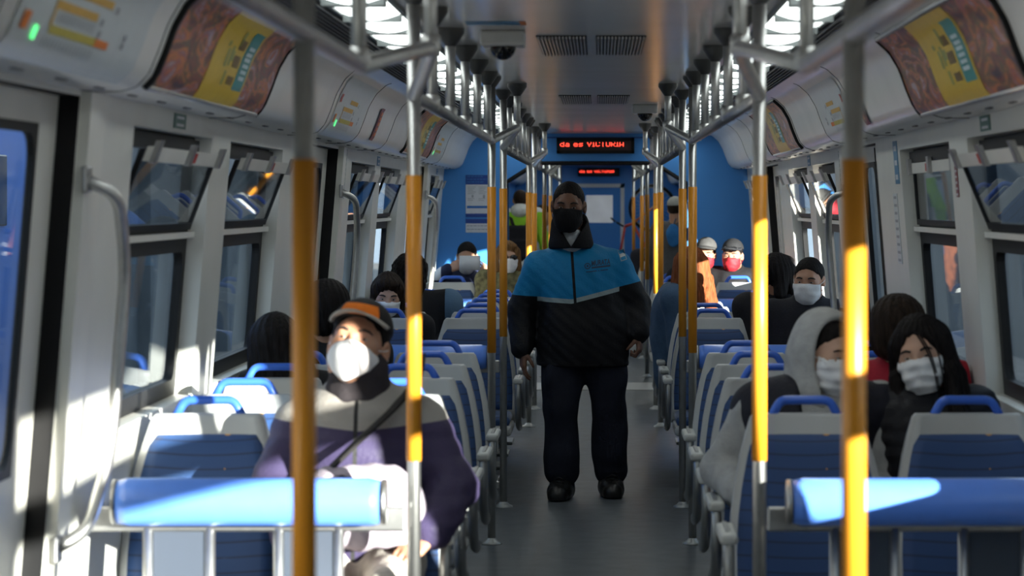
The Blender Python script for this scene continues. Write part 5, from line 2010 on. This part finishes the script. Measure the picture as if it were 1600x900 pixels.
for dx in (0, .007, .031):
    sweep(bm, round_path([T(.012 + dx, -.088 + dx * .4, .088), T(.040 + dx, -.106 + dx * .6, .03), T(.052 + dx * .6, -.112 + dx, -.04), T(.048 + dx * .8, -.112 + dx * .5, -.14)], .05, 5),
          [.0032 - .00008 * k for k in range(16)][:len(round_path([(0, 0, 0), (1, 0, 0), (2, 1, 0), (3, 1, 0)], .05, 5))], 6)
obj('hair_strands', bm, HM['black'], woman)
fld.mesh('fur_collar', cloth('dark fur trim', (0.02, 0.02, 0.026), 0.8, bump=0.8), woman)

# ------------------------------------------------------------------ sitters further back
blk = lambda n, c=(0.012, 0.012, 0.014): cloth(n, c)
def sit(label, seat, J, head, **k):
    k.setdefault('res', .011); k.setdefault('hres', .006)
    k.setdefault('legs', M_DARKLEG)
    return person('person', label, (seat[0], seat[1], 0), J, head=head, **k)
M_DARKLEG = cloth('dark trousers', (0.02, 0.022, 0.03))

J = seated(1.235, lean=.04, sx=-.05)
sit('person in red top with bowed dark head behind the long-haired woman', (1.143, 9.26), J, (150, 5, 0), hair='mop', hairm='dark',
    top=dict(m=cloth('deep red knit', (0.33, 0.015, 0.03)), off=.022, res=.011, collar=.02), brows=False)
J = seated(1.145, lean=.05, sx=-.05)
sit('person with long dark hair and beige collar against the second left window', (-1.143, 10.04), J, (165, 0, 6), hair='long', hairm='black',
    top=dict(m=blk('black coat'), off=.02, res=.011, collar=.03), brows=False)
body = COL.objects[-1]
J2 = J
fld = Field([(Cone(J2['neck'] + V3(-.07, .02, -.03), J2['neck'] + V3(.08, .02, -.03), .07, .07), 0)], .009); fld.warp(.008, 30, 2)
bpy.context.view_layer.update()
own = [o for o in COL.objects if o.get('label', '').startswith('person with long dark hair and beige')][0]
fld.mesh('scarf', cloth('beige knit', (0.36, 0.30, 0.22)), own)
J = seated(1.24, lean=.03, sx=.055)
sit('dark-haired head just behind the man in the orange cap', (-1.143, 10.82), J, (170, 5, 0), hair='mop', hairm='black', top=dict(m=blk('dark jacket'), off=.02, res=.011), brows=False)

J = seated(1.27, lean=.02, sx=.025, shw=.18)
sit('man in black jacket and white mask seated by the right wall, short dark hair', (1.143, 14.10), J, (-17, 9, 2), skin='tan', hair='short', res=.009, hres=.0045,
    mask=dict(m=M['mask_white'], top=.002), top=dict(m=blk('black hooded jacket', (0.014, 0.014, 0.02)), off=.024, sleeve=.024, res=.010, collar=.035, amp=.006))
J = seated(1.275, lean=.0, sx=-.085)
sit('dark-haired person turned away behind the black-jacketed man on the right', (1.143, 14.88), J, (140, 6, 0), hair='bob', hairm='black',
    mask=dict(m=M['mask_black']), top=dict(m=blk('dark coat', (0.016, 0.015, 0.018)), off=.022, res=.011, collar=.02))
J = seated(1.165, lean=.03, sx=-.035, shw=.17)
sit('woman with dark fringe and white mask looking down behind the man in the cap', (-1.143, 14.88), J, (6, 20, 3), skin='fair', hair='bob', hairm='dark', b=.9, res=.009, hres=.0045, hs=.98,
    mask=dict(m=M['mask_white'], top=-.004), top=dict(m=blk('black top'), off=.018, res=.011))
def denim_side(mm, x, y, z):
    return [(mm('GREATER_THAN', x, .25), 1)]
J = seated(1.255, lean=.05, sx=.05, shw=.215)
J['elL'] = V3(.30, -.20, .76)
sit('person with curly black hair and a denim sleeve seen from behind on the left', (-1.143, 15.66), J, (160, -8, 0), hair='curly', hairm='black', armb=1.15,
    top=dict(m=split_cloth('black and denim cloth', [(0.012, 0.012, 0.015), (0.09, 0.16, 0.25)], denim_side, 0.8), off=.028, sleeve=.036, res=.010, amp=.008), brows=False)

# auburn-haired woman sitting sideways with her back to the aisle
J = seated(1.30, lean=.12, sx=0, slump=.06)
ab = person('person', 'woman with long auburn hair and denim jacket turned away by the aisle', (.21, 15.42, 0), J, head=(62, 4, 0), rz=math.pi / 2, skin='fair', res=.010, hres=.0055,
            hair='long', hairm='auburn', legs=M_DARKLEG, top=dict(m=cloth('blue denim', (0.055, 0.10, 0.17), 0.8), off=.028, sleeve=.030, res=.010, amp=.008), brows=False)

# reading man by the end wall
J = seated(1.245, lean=.03, sx=.09, shw=.19)
J['elL'], J['elR'] = V3(.33, -.30, .92), V3(-.20, -.30, .93)
J['wrL'], J['wrR'] = V3(.285, -.43, .99), V3(-.045, -.43, 1.04)
def white_sleeve(mm, x, y, z):
    return [(mm('MULTIPLY', mm('GREATER_THAN', mm('ABSOLUTE', mm('SUBTRACT', x, .09)), .20), mm('GREATER_THAN', z, .95)), 1)]
reader = sit('man reading a white sheet held before his mask, in front of the blue wall', (-1.143, 21.20), J, (-2, 16, 0), skin='tan', hair='short', res=.0085, hres=.005,
    mask=dict(m=M['mask_white']), hands={'L': dict(fwd=V3(-.6, -.25, .7), palm=V3(-.5, .8, -.2), side=V3(0, -.1, 1), curl=.4), 'R': dict(fwd=V3(.85, -.25, .4), palm=V3(.4, .8, -.2), side=V3(0, -.1, 1), curl=.4)},
    top=dict(m=split_cloth('navy and white track top', [(0.02, 0.025, 0.06), (0.62, 0.64, 0.68)], white_sleeve, 0.7), off=.02, sleeve=.022, res=.010))
bm = bmesh.new()
prev = None
for i in range(9):
    u = -.085 + .17 * i / 8
    row = [bm.verts.new((u, .02 * math.sin(i * .8) * .4 - .05 * abs(u), -.06)), bm.verts.new((u, .012 * math.cos(i * .7) - .05 * abs(u), .058))]
    if prev:
        bm.faces.new((prev[0], row[0], row[1], prev[1])).smooth = True
    prev = row
pap = obj('paper_sheet', bm, M['white'], None, (-1.015, 20.70, 1.095))
sd = pap.modifiers.new('thickness', 'SOLIDIFY'); sd.thickness = .0015
tag(pap, 'small white sheet of paper in the hands of the reading man', 'paper')

J = seated(1.262, lean=.03, sx=-.035, shw=.18)
camo = mat('olive camouflage cloth', (0.12, 0.11, 0.05), 0.8, noise=0.75, nscale=22, bump=0.2)
sw = sit('brown-haired woman in sunglasses, white mask and olive camouflage jacket beside the aisle', (-.655, 20.45), J, (8, 3, 0), skin='fair', hair='bob', hairm='brown', res=.0095, hres=.005,
    mask=dict(m=M['mask_white']), top=dict(m=camo, off=.024, sleeve=.028, res=.010, collar=.02), brows=False)
shades(sw, J['head'], rotm(8, 3, 0), 1.0)

# two red masks by the end wall
redm = mat('red printed mask cloth', (0.36, 0.008, 0.016), 0.7, noise=0.5, nscale=60)
J = seated(1.255, lean=.02, sx=-.02, shw=.18)
rc = sit('man in black cap, raised sunglasses and red mask by the blue wall', (1.143, 21.20), J, (-14, 4, 0), skin='tan', hair='short', res=.0095, hres=.005,
    mask=dict(m=redm), top=dict(m=blk('black and grey jacket', (0.012, 0.012, 0.014)), off=.024, res=.010, collar=.03))
cap(rc, J['head'], rotm(-14, 4, 0), 1.0, blk('black cap', (0.02, 0.02, 0.022)), blk('dark cap brim', (0.03, 0.03, 0.034)))
shades(rc, J['head'], rotm(-14, 4, 0), 1.0, .062, -.008)
J = seated(1.265, lean=.0, sx=.25, shw=.17)
rg = sit('person in grey cap and red mask half hidden by the black-capped man', (.655, 21.22), J, (-8, 5, 4), skin='tan', hair='short', res=.010, hres=.0055,
    mask=dict(m=redm), top=dict(m=blk('black jacket'), off=.022, res=.011, collar=.02))
cap(rg, J['head'], rotm(-8, 5, 4), 1.0, cloth('grey knit cap', (0.07, 0.068, 0.068)), cloth('grey cap brim two', (0.06, 0.058, 0.058)))

# ------------------------------------------------------------------ people in the next carriage
def standing(h=1.68, arm=0.05):
    k = h / 1.70
    J = {'pelvis': V3(0, .0, .90), 'chest': V3(0, .0, 1.22), 'neck': V3(0, .01, 1.43), 'head': V3(0, -.02, 1.585)}
    for q, g in (('L', 1), ('R', -1)):
        J.update({'sh' + q: V3(g * .185, .01, 1.37), 'el' + q: V3(g * (.23 + arm), .03, 1.10), 'wr' + q: V3(g * (.22 + arm), -.06, .87), 'hip' + q: V3(g * .09, 0, .86),
                  'kn' + q: V3(g * .10, -.01, .48), 'an' + q: V3(g * .10, .01, .09), 'toe' + q: V3(g * .13, -.16, .02)})
    return {a: b * k for a, b in J.items()}
J = standing(1.72)
for q in 'LR':
    J['sh' + q][2] += .055
J['neck'][2] += .03; J['chest'][2] += .03
def hoodtop(mm, x, y, z):
    return [(mm('GREATER_THAN', z, 1.475), 1)]
gp = person('person', 'standing person in neon green and white jacket seen from behind in the next carriage', (-.865, 29.0, 0), J, head=(0, 5, 0), rz=math.pi, res=.012, hres=.007, hair='short', hairm='dark',
            legs=M_DARKLEG, top=dict(m=split_cloth('green and white jacket', [(0.30, 0.62, 0.04), (0.55, 0.57, 0.58)], hoodtop), off=.025, sleeve=.025, res=.012), brows=False)
fld = Field([(Cone((0, .05, 1.50), (0, .09, 1.485), .075, .07, 1.45, 1), 0)], .01); fld.mesh('hood', cloth('white hood', (0.58, 0.60, 0.60)), gp)
bp = thing('backpack', 'black backpack worn by the person in neon green', 'backpack', (-.865, 29.0 - .185, .98), math.pi)
fld = Field([(Box((0, .0, .14), (.16, .07, .21), None, .05), 0), (Box((0, .06, .08), (.12, .04, .11), None, .03), .02)], .01); fld.warp(.006, 20, 2)
fld.mesh('bag_body', cloth('black backpack cloth', (0.012, 0.012, 0.018)), bp)
for q in (-1, 1):
    bm = bmesh.new(); sweep(bm, round_path([(q * .07, -.01, .33), (q * .10, -.06, .43), (q * .12, -.17, .47), (q * .13, -.30, .38)], .05, 4), .01, 8, flat=(.022, .008)); obj('strap', bm, M['black'], bp)
J = standing(1.53)
person('person', 'dark-haired standing person half hidden behind the guard in the next carriage', (-.655, 31.5, 0), J, head=(20, 0, 0), res=.013, hres=.008, hair='mop', hairm='black',
       legs=M_DARKLEG, top=dict(m=cloth('pale grey jacket', (0.35, 0.36, 0.38)), off=.02, res=.013), brows=False)
J = standing(1.62)
gs = person('person', 'standing person in grey jacket and pale cap behind the right-hand poles, next carriage', (.81, 26.2, 0), J, head=(0, 5, 0), rz=math.pi * .85, res=.012, hres=.007, hair='short', hairm='dark',
            legs=M_DARKLEG, top=dict(m=cloth('grey coat', (0.085, 0.085, 0.09)), off=.03, sleeve=.03, res=.012), brows=False)
cap(gs, J['head'], rotm(0, 5, 0), .95, cloth('pale cap', (0.32, 0.32, 0.30)), cloth('pale cap brim', (0.3, 0.3, 0.28)))
bb = thing('shoulder_pouch', 'blue bag on the shoulder of the grey-jacketed standing person', 'bag', (.785, 26.02, 1.17))
fld = Field([(Ell((0, 0, .08), (.075, .04, .12)), 0)], .008); fld.warp(.006, 30, 1); fld.mesh('bag_body', cloth('blue bag cloth', (0.03, 0.16, 0.40)), bb)
bm = bmesh.new(); sweep(bm, [(0, 0, .18), (0.02, .06, .235), (.03, .14, .25)], .008, 8); obj('strap', bm, M['ink'], bb)
J = seated(1.285, lean=.05)
person('person', 'distant masked passenger sitting right of the aisle in the next carriage', (.655, 28.6, 0), J, head=(-10, 18, 0), res=.012, hres=.007, hair='short', hairm='brown',
       mask=dict(m=M['mask_white']), legs=M_DARKLEG, top=dict(m=blk('dark anorak', (0.02, 0.02, 0.03)), off=.022, res=.013))

# ------------------------------------------------------------------ bicycle standing on its rear wheel by the far wall
bk = thing('bicycle', 'bicycle with red frame standing upright on its rear wheel near the far blue wall', 'bicycle', (.80, 37.0, 0))
def wheel(cz):
    for r, rr, m, nm in ((.325, .024, M['black'], 'tyre'), (.300, .010, M['steel_dull'], 'rim')):
        bm = bmesh.new()
        sweep(bm, [(r * math.cos(a), 0, cz + r * math.sin(a)) for a in [2 * math.pi * k / 40 for k in range(40)]], rr, 8, closed=True)
        o = obj(nm, bm, m, bk)
    bm = bmesh.new()
    for k in range(28):
        a = 2 * math.pi * k / 28
        sweep(bm, [(0, (-1) ** k * .02, cz), (.30 * math.cos(a), 0, cz + .30 * math.sin(a))], .0014, 4)
    obj('spokes', bm, M['steel'], bk)
    bm = bmesh.new(); sweep(bm, [(0, -.05, cz), (0, .05, cz)], .022, 10); obj('hub', bm, M['steel_dull'], bk)
wheel(.35); wheel(1.505)
redf = mat('red bicycle paint', (0.55, 0.05, 0.02), 0.3, noise=0.05)
bm = bmesh.new()
BBp, SEAT, HT, HB, RA = (-.02, 0, .80), (-.50, 0, .66), (-.40, 0, 1.24), (-.29, 0, 1.28), (0, 0, .35)
for a, b, r in ((BBp, SEAT, .017), (SEAT, HT, .018), (BBp, HB, .021), (HT, HB, .022)):
    sweep(bm, [a, b], r, 10)
for q in (-.045, .045):
    sweep(bm, [(BBp[0], q * .5, BBp[2]), (0, q, .35)], .010, 8); sweep(bm, [(SEAT[0] + .06, q * .5, SEAT[2] + .01), (0, q, .35)], .009, 8)
obj('frame', bm, redf, bk)
bm = bmesh.new()
for q in (-.05, .05):
    sweep(bm, [(-.28, q, 1.29), (0, q, 1.505)], .014, 8)
sweep(bm, [(-.28, -.05, 1.29), (-.28, .05, 1.29)], .014, 8)
obj('fork', bm, mat('orange fork paint', (0.6, 0.15, 0.03), 0.35, noise=0.05), bk)
bm = bmesh.new(); sweep(bm, [(-.42, 0, 1.24), (-.52, 0, 1.30)], .014, 8); sweep(bm, round_path([(-.60, -.30, 1.36), (-.54, -.12, 1.31), (-.54, .12, 1.31), (-.60, .30, 1.36)], .05, 4), .012, 8); obj('handlebar', bm, M['black'], bk)
bm = bmesh.new(); sweep(bm, [SEAT, (-.64, 0, .62)], .013, 8); ellipsoid(bm, (-.67, 0, .63), (.03, .07, .13), 14); obj('saddle', bm, M['black'], bk)
bm = bmesh.new(); lathe(bm, [(.0, -.01), (.09, -.01), (.09, .01), (0, .01)], (0, 0, 0), 20)
for v in bm.verts:
    v.co = Vector((BBp[0] + v.co.x, .04 + v.co.z, BBp[2] + v.co.y))
sweep(bm, [(BBp[0], .06, BBp[2]), (BBp[0] - .17, .06, BBp[2] + .02)], .010, 8)
obj('crank', bm, M['steel_dull'], bk)
